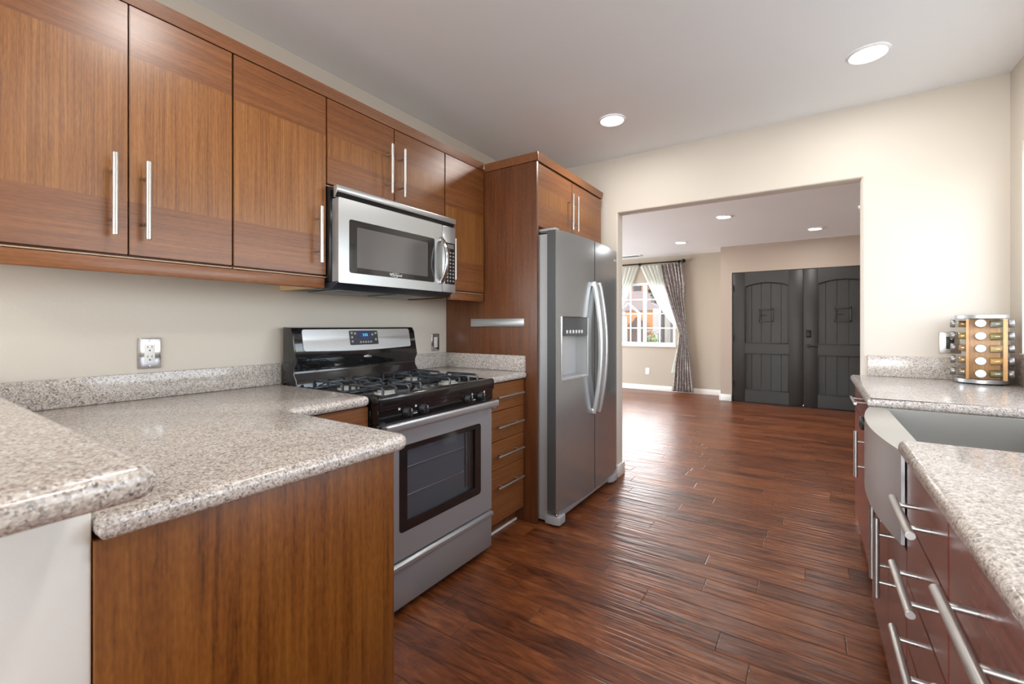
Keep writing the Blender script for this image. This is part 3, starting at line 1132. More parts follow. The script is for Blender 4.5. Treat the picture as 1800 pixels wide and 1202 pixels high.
t = thing('farmhouse_sink', 'brushed stainless apron-front sink set into the right counter', 'sink', (.45, 1.935, .615))
Y0, Y1 = SY0 + .003, SY1 - .003
ym = (Y0 + Y1) / 2
arc = [(.198 - .040 * (1 - ((Y0 + (Y1 - Y0) * k / 20 - ym) / ((Y1 - Y0) / 2)) ** 2), Y0 + (Y1 - Y0) * k / 20) for k in range(21)]
b = MB()
b.prism(arc + [(.2055, Y1), (.2055, Y0)], 'z', .622, .866, 0)
b.build('apron', M['steel_y'], t)
b = MB()
zt = .866
b.prism([(q[0] + .0005, q[1]) for q in arc] + [(.252, Y1), (.252, Y0)], 'z', zt, zt + .0025)      # front rim
b.box(.252, .70, Y1 - .025, Y1, zt, zt + .0025)
b.box(.252, .70, Y0, Y0 + .025, zt, zt + .0025)
b.box(.66, .695, Y0 + .025, Y1 - .025, zt, zt + .0025)
b.build('rim', M['steel_sink'], t)
b = MB()
b.box(.246, .252, Y0 + .025, Y1 - .025, .65, zt)
b.box(.66, .666, Y0 + .025, Y1 - .025, .65, zt)
b.box(.252, .66, Y0 + .019, Y0 + .025, .65, zt)
b.box(.252, .66, Y1 - .025, Y1 - .019, .65, zt)
b.box(.246, .666, Y0 + .019, Y1 - .019, .644, .65)
b.build('basin', M['steel_sink'], t)
b = MB()
b.lathe([(0, .0035), (.03, .003), (.042, .0045), (.045, 0)], (.46, ym, .65))
b.build('drain', M['chrome'], t)

# ------------------------------------------------------------------ gas range
RGX, RY0, RY1 = -1.405, 1.153, 1.908
RC = (RY0 + RY1) / 2
t = thing('gas_range', 'freestanding gas range with black top and stainless oven door', 'stove', (-1.74, RC, 0))
b = MB()
b.box(LX + .03, -1.445, RY0, RY1, .028, .862, .002)
for yy in (RY0 + .05, RY1 - .05):
    for xx in (-1.50, LX + .1):
        b.cyl((xx, yy, .001), (xx, yy, .03), .016)
b.build('body', M['black'], t)
# cooktop
b = MB()
b.box(LX + .03, -1.388, RY0 + .001, RY1 - .001, .863, .905, .006, seg=3)
b.box(-1.425, -1.384, RY0, RY1, .872, .921, .012, seg=4)
b.box(LX + .03, -1.425, RY0, RY0 + .022, .88, .918, .006)
b.box(LX + .03, -1.425, RY1 - .022, RY1, .88, .918, .006)
b.build('cooktop', M['black'], t)
for bx_, by_ in ((-1.53, 1.305), (-1.79, 1.305), (-1.53, 1.705), (-1.79, 1.705)):
    b = MB()
    b.lathe([(.050, .0), (.047, .006), (.036, .008), (.036, .018), (.030, .020)], (bx_, by_, .905), 28, 0)
    bu = b.build('burner', M['burner'], t)
    b = MB()
    b.lathe([(.030, .019), (.044, .021), (.044, .027), (.038, .031), (0, .032)], (bx_, by_, .905), 28)
    b.build('burner_cap', M['black_matte'], bu)
    b = MB()
    g, zt_, zb_ = .105, .946, .907
    r_ = .0056
    for sx in (-1, 1):
        # outer rails with legs at both ends
        b.tube([(bx_ - g, by_ + sx * g, zb_), (bx_ - g, by_ + sx * g, zt_ - .008), (bx_ - g + .008, by_ + sx * g, zt_), (bx_ + g - .008, by_ + sx * g, zt_), (bx_ + g, by_ + sx * g, zt_ - .008), (bx_ + g, by_ + sx * g, zb_)], r_, 8)
        # fingers reaching inward
        b.tube([(bx_, by_ + sx * g, zt_), (bx_, by_ + sx * .03, zt_)], r_, 8)
        b.tube([(bx_ + sx * g, by_ + .035, zb_), (bx_ + sx * g, by_ + .035, zt_ - .008), (bx_ + sx * (g - .01), by_ + .033, zt_), (bx_ + sx * .03, by_ + .012, zt_)], r_, 8)
        b.tube([(bx_ + sx * g, by_ - .035, zb_), (bx_ + sx * g, by_ - .035, zt_ - .008), (bx_ + sx * (g - .01), by_ - .033, zt_), (bx_ + sx * .03, by_ - .012, zt_)], r_, 8)
        b.tube([(bx_ + sx * g, by_ - g, zb_ + .004), (bx_ + sx * g, by_ + g, zb_ + .004)], r_ * .9, 8)
    b.build('grate', M['grate'], t)
# backguard
b = MB()
prof = [(LX + .03, .865), (-1.955, .865), (-1.955, .945), (-1.975, .97), (-1.975, 1.00), (-1.958, 1.03), (-1.985, 1.165), (-2.00, 1.188), (LX + .03, 1.192)]
b.prism(prof, 'y', RY0 - .004, RY1 + .002, .006, seg=3)
bgd = b.build('backguard', M['black'], t)
def bgp(y, z, off=.0):
    """point on the sloped backguard face"""
    f = (z - 1.03) / (1.165 - 1.03)
    return (-1.958 - .027 * f + off, y, z)
def face_panel(b, y0, y1, z0, z1, off, th=.003, rad=.012, sag=0.0):
    q = []
    for (cy, cz, a0) in ((y1 - rad, z1 - rad, 0), (y0 + rad, z1 - rad, 90), (y0 + rad, z0 + rad, 180), (y1 - rad, z0 + rad, 270)):
        for k in range(5):
            an = math.radians(a0 + k * 22.5)
            q.append((cy + rad * math.cos(an), cz + rad * math.sin(an)))
        if sag and a0 == 180:
            for k in range(1, 12):
                s = k / 12
                q.append((y0 + rad + (y1 - y0 - 2 * rad) * s, z0 - sag * math.sin(PI * s)))
    tt = bmesh.new()
    fr = [tt.verts.new(bgp(y, z, off + th)) for y, z in q]
    bk = [tt.verts.new(bgp(y, z, off)) for y, z in q]
    tt.faces.new(fr)
    for i in range(len(q)):
        j = (i + 1) % len(q)
        tt.faces.new((fr[i], bk[i], bk[j], fr[j]))
    bmesh.ops.recalc_face_normals(tt, faces=tt.faces)
    b.merge(tt, 0)
b = MB()
face_panel(b, 1.192, 1.862, 1.078, 1.180, .0005, .003, .012, .008)
b.build('fascia', M['steel_y'], bgd)
b = MB()
face_panel(b, 1.448, 1.628, 1.098, 1.172, .0037, .0015, .006)
b.build('control_display', M['navy'], bgd)
b = MB()
face_panel(b, 1.506, 1.572, 1.131, 1.165, .0054, .001, .003)
b.build('screen', M['display'], bgd)
b = MB()
b.text('2:52', .019, bgp(1.545, 1.149, .0072), (0, 1, 0), (-.196, 0, .98), .0002)
b.build('digits', M['digits'], bgd)
for k in range(5):
    b = MB()
    b.cyl(bgp(1.512 + k * .0165, 1.112, .004), bgp(1.512 + k * .0165, 1.112, .0072), .0056, seg=14)
    b.build('button', M['glyph_dim'], bgd)
for (yy, zz) in ((1.462, 1.160), (1.482, 1.157), (1.462, 1.138), (1.462, 1.116), (1.592, 1.150), (1.614, 1.157), (1.612, 1.124)):
    b = MB()
    b.cyl(bgp(yy, zz, .004), bgp(yy, zz, .0066), .0065, seg=14)
    b.build('button', M['glyph_dim'], bgd)
b = MB()
b.sphere((-1.9575, 1.548, 1.035), .026, (.18, 1, .42))
bd = b.build('badge', M['chrome'], bgd)
b = MB()
b.text('Whirlpool', .010, (-1.9522, 1.548, 1.035), (0, 1, 0), (0, 0, 1), .0002)
b.build('lettering', M['glyph_dim'], bgd)
# control panel with knobs
b = MB()
b.prism([(-1.45, .808), (-1.402, .808), (-1.400, .812), (-1.398, .866), (-1.45, .871)], 'y', RY0 + .001, RY1 - .001, .002)
cp = b.build('control_panel', M['black'], t)
for yy in (1.301, 1.393, 1.697, 1.795):
    b = MB()
    b.lathe([(.024, 0), (.024, .004), (.020, .008), (.0185, .022), (.0165, .025), (0, .025)], (-1.3985, yy, .840), 24, 0, (1, 0, 0))
    b.box(-1.376, -1.366, yy - .004, yy + .004, .822, .858, .003)
    kb = b.build('knob', M['black_matte'], cp)
    b = MB()
    b.box(-1.3660, -1.3655, yy - .0008, yy + .0008, .846, .857)
    b.build("pointer", M["glyph"], cp)
for yy in (1.347, 1.746):
    b = MB()
    b.box(-1.3990, -1.3982, yy - .014, yy + .016, .826, .829)
    b.build('marking', M['glyph'], cp)
for yy in (1.262, 1.354, 1.735, 1.833):
    b = MB()
    b.box(-1.3985, -1.3976, yy - .005, yy + .005, .853, .863)
    b.build('marking', M['glyph'], cp)
# oven door with a real window into the cavity
DX = -1.405
wy0, wy1, wz0, wz1 = 1.267, 1.813, .340, .700
b = MB()
def rrect(y0, y1, z0, z1, rad, n=5):
    q = []
    for (cy, cz, a0) in ((y1 - rad, z1 - rad, 0), (y0 + rad, z1 - rad, 90), (y0 + rad, z0 + rad, 180), (y1 - rad, z0 + rad, 270)):
        for k in range(n + 1):
            an = math.radians(a0 + k * 90 / n)
            q.append((cy + rad * math.cos(an), cz + rad * math.sin(an)))
    return q
def ring_plate(b, outer, inner, x0, x1, mi=0):
    """flat plate with a hole: outer and inner loops with equal point counts"""
    tt = bmesh.new()
    n = len(outer)
    A = [tt.verts.new((x1, *q)) for q in outer]
    B = [tt.verts.new((x1, *q)) for q in inner]
    C = [tt.verts.new((x0, *q)) for q in outer]
    D = [tt.verts.new((x0, *q)) for q in inner]
    for i in range(n):
        j = (i + 1) % n
        tt.faces.new((A[i], A[j], B[j], B[i]))
        tt.faces.new((C[i], D[i], D[j], C[j]))
        tt.faces.new((A[i], C[i], C[j], A[j]))
        tt.faces.new((B[i], B[j], D[j], D[i]))
    bmesh.ops.recalc_face_normals(tt, faces=tt.faces)
    b.merge(tt, mi)
ring_plate(b, rrect(RY0 + .002, RY1 - .002, .232, .772, .006), rrect(wy0, wy1, wz0, wz1, .018), -1.438, DX)
od = b.build('oven_door', M['steel_range'], t)
b = MB()
ring_plate(b, rrect(wy0 + .0005, wy1 - .0005, wz0 + .0005, wz1 - .0005, .018), rrect(wy0 + .044, wy1 - .048, wz0 + .042, wz1 - .022, .004), -1.412, DX + .0012)
b.build('window_frame', M['black'], od)
b = MB()
b.box(-1.413, -1.410, wy0 + .04, wy1 - .044, wz0 + .038, wz1 - .018)
b.build('glass', M['oven_glass'], od)
b = MB()
b.box(-1.4445, -1.4395, wy0 - .01, wy1 + .01, wz0 - .01, wz1 + .01)
b.build('inner_panel', M['oven_cavity'], od)
b = MB()
for zz in (.595, .475):
    b.cyl((-1.432, wy0 + .05, zz), (-1.432, wy1 - .10, zz), .0022, seg=8)
b.cyl((-1.4345, wy1 - .062, wz0 + .05), (-1.4345, wy1 - .062, wz1 - .04), .005, seg=8)
b.cyl((-1.4345, wy1 - .085, wz0 + .05), (-1.4345, wy1 - .085, wz1 - .04), .003, seg=8)
b.build('oven_rack', M['rack_wire'], od)
b = MB()
b.box(-1.368, -1.350, RY0 + .006, RY1 - .006, .778, .812, .0085, seg=4)
b.box(-1.404, -1.360, RY0 + .02, RY0 + .05, .768, .800, .004)
b.box(-1.404, -1.360, RY1 - .05, RY1 - .02, .768, .800, .004)
b.build('handle', M['steel_y'], od)
b = MB()
b.box(-1.437, -1.408, RY0 + .003, RY1 - .003, .773, .806, .002)
b.build('vent_strip', M['black_matte'], t)
b = MB()
b.box(-1.440, RGX, RY0 + .002, RY1 - .002, .034, .222, .003)
dw = b.build('storage_drawer', M['steel_range'], t)
b = MB()
b.prism([(-1.404, .190), (-1.389, .203), (-1.389, .216), (-1.404, .223)], 'y', RY0 + .004, RY1 - .004, .003)
b.build('drawer_pull', M['steel_y'], dw)
b = MB()
b.box(-1.446, -1.430, RY0 + .01, RY1 - .01, .012, .033)
b.build('kick_plate', M['black_matte'], t)

# ------------------------------------------------------------------ microwave over the range
MX, MY0, MY1 = -1.70, 1.190, 1.957
t = thing('microwave', 'stainless over-the-range microwave under the short wall cabinet', 'microwave', (-1.89, 1.57, 1.385))
b = MB()
b.box(LX + .002, -1.7455, 1.1785, 1.9385, 1.392, 1.808, .002)
b.build('body', M['black'], t)
b = MB()
b.prism([(-1.724, 1.8085), (-1.700, 1.8085), (-1.698, 1.804), (-1.698, 1.785), (-1.720, 1.758), (-1.724, 1.758)], 'y', MY0 - .008, MY1 + .001, .0015)
vs = b.build('vent_grille', M['steel_y'], t)
b = MB()
tt = bmesh.new()
q = [(-1.7005, MY0 - .004, 1.7845), (-1.7005, MY1 - .003, 1.7845), (-1.7185, MY1 - .003, 1.7605), (-1.7185, MY0 - .004, 1.7605)]
q2 = [(x + .0012, y, z - .0008) for x, y, z in q]
va = [tt.verts.new(v) for v in q]
vb = [tt.verts.new(v) for v in q2]
tt.faces.new(va)
tt.faces.new(vb[::-1])
for i in range(4):
    tt.faces.new((va[i], vb[i], vb[(i + 1) % 4], va[(i + 1) % 4]))
b.merge(tt)
b.build('vent_slot', M['black_matte'], vs)
b = MB()
ring_plate(b, rrect(MY0, 1.843, 1.386, 1.757, .006), rrect(1.244, 1.787, 1.433, 1.671, .012), -1.7445, MX)
md = b.build('door', M['steel_y'], t)
b = MB()
ring_plate(b, rrect(1.2445, 1.7865, 1.4335, 1.6705, .012), rrect(1.288, 1.737, 1.460, 1.643, .005), -1.719, MX - .003)
b.build('window_border', M['mw_black'], md)
b = MB()
b.box(-1.7195, MX - .0035, 1.287, 1.738, 1.459, 1.644)
b.build('window_screen', M['mw_glass'], md)
b = MB()
b.text('Whirlpool', .019, (MX - .0026, 1.515, 1.447), (0, 1, 0), (0, 0, 1), .0003)
b.tube([(MX - .0026, 1.515 + .036 * math.cos(a * PI / 10), 1.447 + .010 * math.sin(a * PI / 10)) for a in range(3, 17)], .0007, 6)
b.build('logo', M['glyph'], md)
b = MB()
path = []
for k in range(15):
    s = k / 14
    path.append((MX + .004 + .046 * math.sin(PI * s) ** .75, 1.832, 1.436 + .246 * s))
b.tube(path, .01, 14, 0, False, (.013, .0075))
b.box(MX, MX + .012, 1.818, 1.842, 1.428, 1.452, .004)
b.box(MX, MX + .012, 1.818, 1.842, 1.662, 1.686, .004)
b.build('handle', M['chrome'], md)
b = MB()
b.box(-1.7445, MX, 1.847, MY1, 1.386, 1.757, .003)
cpn = b.build('control_panel', M['steel_y'], t)
b = MB()
b.box(MX - .001, MX + .0012, 1.868, 1.950, 1.432, 1.666, .001)
b.build('key_pad', M['mw_black'], cpn)
b = MB()
b.box(MX + .001, MX + .0018, 1.885, 1.940, 1.634, 1.658)
b.build('clock', M['oven_cavity'], cpn)
for r in range(9):
    for c in range(3):
        b = MB()
        b.box(MX + .001, MX + .002, 1.882 + c * .024, 1.893 + c * .024, 1.446 + r * .020, 1.455 + r * .020, .0004)
        b.build('button', M['glyph_dim'], cpn)
b = MB()
b.prism([(LX + .01, 1.391), (-1.705, 1.391), (-1.703, 1.385), (-1.735, 1.362), (LX + .04, 1.366)], 'y', MY0 - .006, MY1 - .022, .002)
b.build('base_pan', M['navy'], t)
b = MB()
for y0, y1 in ((1.25, 1.53), (1.60, 1.88)):
    b.box(-2.03, -1.79, y0, y1, 1.357, 1.3625, .002)
b.build('grease_filter', M['mesh_grey'], t)

# ------------------------------------------------------------------ refrigerator
t = thing('refrigerator', 'tall side-by-side stainless refrigerator with dispenser, standing in the opening corner', 'refrigerator', (-1.66, 2.83, 0))
FY0, FY1, FS = 2.352, 3.322, 2.822
b = MB()
b.box(LX + .05, -1.318, FY0 + .004, FY1 - .004, .02, 1.752, .004)
for yy in (FY0 + .06, FY1 - .06):
    for xx in (-1.36, LX + .12):
        b.cyl((xx, yy, .001), (xx, yy, .022), .018)
b.build('body', M['fridge_grey'], t)
fc_, fh = (2.335 + FY1) / 2, (FY1 - 2.335) / 2
def fx(y):
    return -1.250 + .036 * (1 - ((y - fc_) / fh) ** 2)
FB = -1.308
def door_prism(b, y0, y1, z0, z1, back=FB, n=14):
    P_ = [(fx(y0 + (y1 - y0) * k / n), y0 + (y1 - y0) * k / n) for k in range(n + 1)]
    b.prism(P_ + [(back, y1), (back, y0)], 'z', z0, z1)
gy0, gy1, gz0, gz1 = 2.392, 2.712, .862, 1.252
DZ0, DZ1 = .092, 1.768
b = MB()
door_prism(b, 2.336, gy0, DZ0, DZ1)
door_prism(b, gy1, FS - .006, DZ0, DZ1)
door_prism(b, gy0, gy1, DZ0, gz0)
door_prism(b, gy0, gy1, gz1, DZ1)
df = b.build('freezer_door', M['steel_z'], t, 30)
b = MB()
b.box(FB, -1.252, 2.3335, 2.3358, DZ0 + .004, DZ1 - .004)
b.build('door_edge', M['fridge_dark'], df)
b = MB()
door_prism(b, FS + .006, FY1, DZ0, DZ1)
dr = b.build('refrigerator_door', M['steel_z'], t, 30)
# dispenser
b = MB()
b.box(-1.306, -1.300, gy0, gy1, gz0, gz1)
b.box(-1.300, fx(gy0) - .004, gy0, gy0 + .006, gz0, gz1)
b.box(-1.300, fx(gy1) - .004, gy1 - .006, gy1, gz0, gz1)
b.build('dispenser_recess', M['recess'], df)
b = MB()
P_ = [(fx(gy0 + .004 + (gy1 - gy0 - .008) * k / 8) - .002, gy0 + .004 + (gy1 - gy0 - .008) * k / 8) for k in range(9)]
b.prism(P_ + [(-1.299, gy1 - .006), (-1.299, gy0 + .006)], 'z', 1.135, gz1 - .003)
b.build('dispenser_panel', M['fridge_dark'], df)
for k in range(6):
    yy = 2.455 + k * .036
    b = MB()
    b.box(fx(yy) - .003, fx(yy) - .001, yy - .011, yy + .011, 1.150, 1.170, .001)
    b.build('icon', M['glyph'], df)
b = MB()
P_ = [(fx(gy0 + (gy1 - gy0) * k / 8) + .002, gy0 + (gy1 - gy0) * k / 8) for k in range(9)]
b.prism(P_ + [(-1.299, gy1), (-1.299, gy0)], 'z', gz0, gz0 + .020, .003)
b.build('drip_tray', M['recess'], df)
b = MB()
b.box(-1.299, -1.262, 2.405, 2.425, .98, 1.10, .004)
b.build('paddle', M['fridge_dark'], df)
b = MB()
fr = [(gy0, gz0 + .01), (gy0, gz1), (gy1, gz1), (gy1, gz0 + .01)]
for (y0, z0), (y1, z1) in zip(fr, fr[1:]):
    b.tube([(fx(y0 + (y1 - y0) * s / 6) + .0005, y0 + (y1 - y0) * s / 6, z0 + (z1 - z0) * s / 6) for s in range(7)], .004, 8)
b.build('dispenser_frame', M['chrome'], df)
for d_, yy in ((df, 2.782), (dr, 2.864)):
    path = []
    for k in range(25):
        s = k / 24
        path.append((fx(yy) + .010 + .052 * math.sin(PI * s) ** .8, yy, .615 + .872 * s))
    b = MB()
    b.tube(path, .012, 16, 0, False, (.0125, .0155))
    b.box(fx(yy) - .002, fx(yy) + .014, yy - .014, yy + .014, .612, .645, .004)
    b.box(fx(yy) - .002, fx(yy) + .014, yy - .014, yy + .014, 1.457, 1.490, .004)
    b.build('handle', M['handle_bright'], d_)
b = MB()
b.text('Whirlpool', .026, (fx(3.245) + .0006, 3.235, 1.695), (0, 1, 0), (0, 0, 1), .0004)
b.tube([(fx(3.245) + .001, 3.235 + .05 * math.cos(a * PI / 10), 1.695 + .014 * math.sin(a * PI / 10)) for a in range(3, 17)], .0008, 6)
b.build('logo', M['glyph'], dr)
b = MB()
b.box(-1.318, -1.272, FY0 + .03, FY1 - .03, .022, .086, .004)
b.prism([(-1.325, 2.340), (-1.262, 2.340), (-1.232, 2.352), (-1.232, 2.42), (-1.268, 2.45), (-1.325, 2.45)], 'z', .012, .062, .004)
b.prism([(-1.325, 3.20), (-1.268, 3.20), (-1.240, 3.235), (-1.240, FY1 - .006), (-1.325, FY1 - .006)], 'z', .012, .062, .004)
b.build('base_grille', M['fridge_grey'], t)
b = MB()
b.cyl((-1.262, 2.362, .060), (-1.262, 2.362, .092), .014)
b.sphere((-1.256, 2.352, .070), .010)
b.build('hinge', M['chrome'], t)
for yy in (FY0 + .03, FY1 - .03):
    b = MB()
    b.box(-1.40, -1.265, yy - .025, yy + .025, 1.769, 1.785, .005)
    b.build('hinge_cover', M['fridge_grey'], t)

# ------------------------------------------------------------------ outlets
def outlet(name, label, cy, cz, x, nx, plate_mat, dev_mat, kind='duplex', axis='x', w=.072, h=.116):
    """wall plate on a wall facing +x (axis x) or -y (axis y)"""
    loc = (x, cy, cz) if axis == 'x' else (cy, x, cz)
    t = thing(name, label, 'outlet', loc)
    def bx(b, a0, a1, z0, z1, d0, d1, bev=0.0, mi=0):
        if axis == 'x':
            b.box(x + d0 * nx, x + d1 * nx, cy + a0, cy + a1, cz + z0, cz + z1, bev, mi)
        else:
            b.box(cy + a0, cy + a1, x + d0 * nx, x + d1 * nx, cz + z0, cz + z1, bev, mi)
    b = MB()
    bx(b, -w / 2, w / 2, -h / 2, h / 2, .0005, .006, .0028)
    b.build('wall_plate', plate_mat, t)
    b = MB()
    bx(b, -.0165, .0165, -.034, .034, .0055, .0085, .001)
    dv = b.build('receptacle', dev_mat, t)
    if kind == 'duplex':
        b = MB()
        for s in (-1, 1):
            zc = s * .018
            bx(b, -.0075, -.0055, zc + .002, zc + .010, .0084, .0088)
            bx(b, .0055, .0075, zc + .002, zc + .010, .0084, .0088)
            bx(b, -.0025, .0025, zc - .009, zc - .004, .0084, .0088)
        b.build('slots', M['black_matte'], dv)
    for s in (-1, 1):
        b = MB()
        bx(b, -.003, .003, s * .048 - .003, s * .048 + .003, .0055, .0068, .001)
        b.build('screw', plate_mat, t)
    return t
outlet('wall_outlet', 'chrome-plated white duplex outlet on the wall above the long backsplash', .647, 1.093, LX, 1, M['chrome'], M['white_plastic'])
outlet('wall_outlet', 'narrow-looking chrome outlet on the wall between range and tall panel', 2.208, 1.086, LX, 1, M['chrome'], M['white_plastic'])
g = outlet('wall_outlet', 'brushed steel plate with black outlet and green light beside the spice rack', .640, 1.103, BY, -1, M['handle'], M['black_matte'], 'plain', 'y', .088, .118)
b = MB()
b.box(.643, .648, BY - .0098, BY - .0088, 1.122, 1.127)
b.build('indicator_light', M['green_led'], g)
outlet('wall_outlet', 'white outlet low on the wall under the curtained window', -2.52, .35, 8.3, -1, M['white_plastic'], M['white_plastic'], 'duplex', 'y')

# ------------------------------------------------------------------ spice rack with jars
RKX, RKY, RKZ = .728, 3.245, RT + .001
SR = .098
t = thing('spice_rack', 'round wooden carousel spice rack with steel discs on the right counter', 'spice rack', (RKX, RKY, RKZ))
b = MB()
b.lathe([(0, .004), (SR - .012, .004), (SR, .006), (SR, .022), (SR - .002, .024), (0, .024)], (RKX, RKY, RKZ), 48)
b.build('base_disc', M['steel_y'], t)
b = MB()
b.lathe([(0, 0), (SR - .02, 0), (SR - .02, .004), (0, .004)], (RKX, RKY, RKZ), 40)
b.build('turntable_foot', M['black_matte'], t)
b = MB()
b.lathe([(0, .330), (SR - .002, .330), (SR, .332), (SR, .348), (SR - .002, .350), (0, .350)], (RKX, RKY, RKZ), 48)
b.build('top_disc', M['steel_y'], t)
def rot(q, a):
    c, s = math.cos(a), math.sin(a)
    return (RKX + q[0] * c - q[1] * s, RKY + q[0] * s + q[1] * c)
ANG = math.radians(-10)
# upright boards forming the pockets of the carousel
for pl in (((-.057, -.086), (-.047, -.086), (-.047, -.028), (-.057, -.028)),
           ((-.0465, -.0275), (.0145, -.0275), (.0145, -.0215), (-.0465, -.0215)),
           ((.070, -.090), (.085, -.090), (.085, -.068), (.070, -.068)),
           ((.015, -.018), (.065, -.018), (.065, -.012), (.015, -.012)),
           ((-.012, -.0105), (-.006, -.0105), (-.006, .085), (-.012, .085))):
    b = MB()
    b.prism([rot(q, ANG) for q in pl], 'z', RKZ + .0245, RKZ + .3295, .001)
    b.build('board', M['bamboo'], t)
names = ('topmost', 'second from the top', 'middle', 'second from the bottom', 'bottom')
cols_ = {
    'front': ((.50, .25, .05), (.60, .56, .46), (.60, .56, .48), (.62, .58, .50), (.36, .22, .10)),
    'right': ((.30, .30, .25), (.34, .27, .08), (.66, .46, .20), (.66, .38, .10), (.24, .20, .09)),
    'left': ((.40, .22, .06), (.55, .38, .06), (.42, .25, .10), (.45, .28, .10), (.30, .20, .12)),
}
dirs = {'front': ((-.007, -.029), (0, -1)), 'right': ((.0265, -.0435), (1, 0)), 'left': ((-.030, .014), (-1, 0))}
words_ = {'front': 'rack column facing the room', 'right': 'rack column toward the window', 'left': 'rack column toward the outlet'}
content = {'front': ('amber', 'pale', 'cream', 'ivory', 'brown'), 'right': ('grey-green', 'olive', 'tan', 'orange', 'dark green'), 'left': ('honey', 'yellow', 'brown', 'ochre', 'dark brown')}
for key, (pos, dr_) in dirs.items():
    for i in range(5):
        zc = RKZ + .302 - i * .0625
        p0 = rot(pos, ANG)
        p1 = rot((pos[0] + dr_[0], pos[1] + dr_[1]), ANG)
        base = Vector((p0[0], p0[1], zc))
        axv = Vector((p1[0] - p0[0], p1[1] - p0[1], 0)).normalized()
        axt = (axv + Vector((0, 0, .06))).normalized()
        r_ = .0195
        j = thing('spice_jar', 'jar of %s spice, %s in the %s' % (content[key][i], names[i], words_[key]), 'jar', tuple(base), 'spice jars in the carousel')
        b = MB()
        b.lathe([(0, 0), (r_ - .002, 0), (r_, .003), (r_, .056), (r_ - .003, .062), (r_ - .003, .066)], base, 20, 0, axt)
        b.build('glass', M['jar_glass'], j)
        b = MB()
        b.lathe([(0, .002), (r_ - .0025, .002), (r_ - .0025, .052), (0, .052)], base, 16, 0, axt)
        cm = plain('spice_%s_%d' % (key, i), cols_[key][i], .8, var=.25)
        b.build('contents', cm, j)
        b = MB()
        b.lathe([(r_ - .0025, .0645), (r_ + .0005, .0645), (r_ + .0012, .066), (r_ + .0012, .082), (r_, .0838), (0, .0842)], base, 24, 0, axt)
        b.build('lid', M['lid'], j)

# ------------------------------------------------------------------ curtains
RODZ = 2.335
t = thing('curtain_rod', 'black metal curtain rod above the living room window', 'curtain rod', (-2.6, 8.215, RODZ))
b = MB()
b.cyl((-3.62, 8.215, RODZ), (-1.875, 8.215, RODZ), .013)
b.build('rod', M['iron'], t)
for xx in (-3.63, -1.862):
    b = MB()
    b.sphere((xx, 8.215, RODZ), .034, (1, 1, 1))
    b.cyl((xx - .03, 8.215, RODZ), (xx + .03, 8.215, RODZ), .022)
    b.build('finial', M['iron'], t)
for xx in (-3.55, -2.66, -1.95):
    b = MB()
    b.box(xx - .008, xx + .008, 8.215, 8.298, RODZ - .022, RODZ - .013)
    b.box(xx - .012, xx + .012, 8.293, 8.2995, RODZ - .04, RODZ + .03)
    b.build('bracket', M['iron'], t)
def interp(tab, z):
    for (z0, v0), (z1, v1) in zip(tab, tab[1:]):
        if z1 <= z <= z0:
            f = (z0 - z) / (z0 - z1)
            return v0 + (v1 - v0) * f
    return tab[-1][1]
def curtain(name, label, mat_, ltab, rtab, z0, z1, folds, amp, y0, nu=90, nv=60, thick=.003, ph=0.0):
    def fn(u, v):
        z = z0 + (z1 - z0) * v
        l, r = interp(ltab, z), interp(rtab, z)
        w = r - l
        am = amp * (.35 + .65 * min(1.0, w / .30)) 
        uu = u + .02 * math.sin(9 * v + 7 * u)
        y = y0 + am * math.sin(2 * PI * folds * uu + ph) + am * .3 * math.sin(2 * PI * folds * 2.3 * u + 1.1)
        return (l + w * u, y, z)
    b = MB()
    b.grid(fn, nu, nv)
    o = b.build(name, mat_, None, 80)
    if thick:
        md_ = o.modifiers.new('solid', 'SOLIDIFY')
        md_.thickness = thick
        md_.offset = 0
    return tag(o, label, 'curtain')
curtain('drape', 'patterned grey drape tied back at the right side of the window', M['drape'],
        [(2.30, -2.285), (1.96, -2.22), (1.6, -2.10), (1.3, -2.00), (1.05, -1.925), (.8, -1.955), (.5, -2.01), (.03, -2.065)],
        [(2.30, -1.890), (2.1, -1.862), (1.93, -1.838), (1.7, -1.845), (1.4, -1.825), (1.05, -1.800), (.8, -1.775), (.5, -1.74), (.03, -1.690)],
        2.30, .03, 7, .030, 8.205)
curtain('sheer_curtain', 'white sheer curtain swept to the right behind the patterned drape', M['sheer'],
        [(2.30, -2.655), (1.95, -2.50), (1.6, -2.335), (1.35, -2.17), (1.2, -2.04), (1.08, -1.95), (.8, -1.985), (.35, -2.085)],
        [(2.30, -2.26), (1.95, -2.18), (1.6, -2.05), (1.3, -1.96), (1.08, -1.885), (.8, -1.90), (.35, -1.93)],
        2.30, .35, 6, .014, 8.262, thick=0)
curtain('sheer_curtain', 'white sheer curtain swept to the left, half hidden by the opening edge', M['sheer'],
        [(2.30, -3.02), (1.6, -3.19), (1.08, -3.33), (.35, -3.31)],
        [(2.30, -2.672), (1.95, -2.80), (1.6, -2.96), (1.35, -3.08), (1.08, -3.26), (.35, -3.16)],
        2.30, .35, 5, .014, 8.262, thick=0)

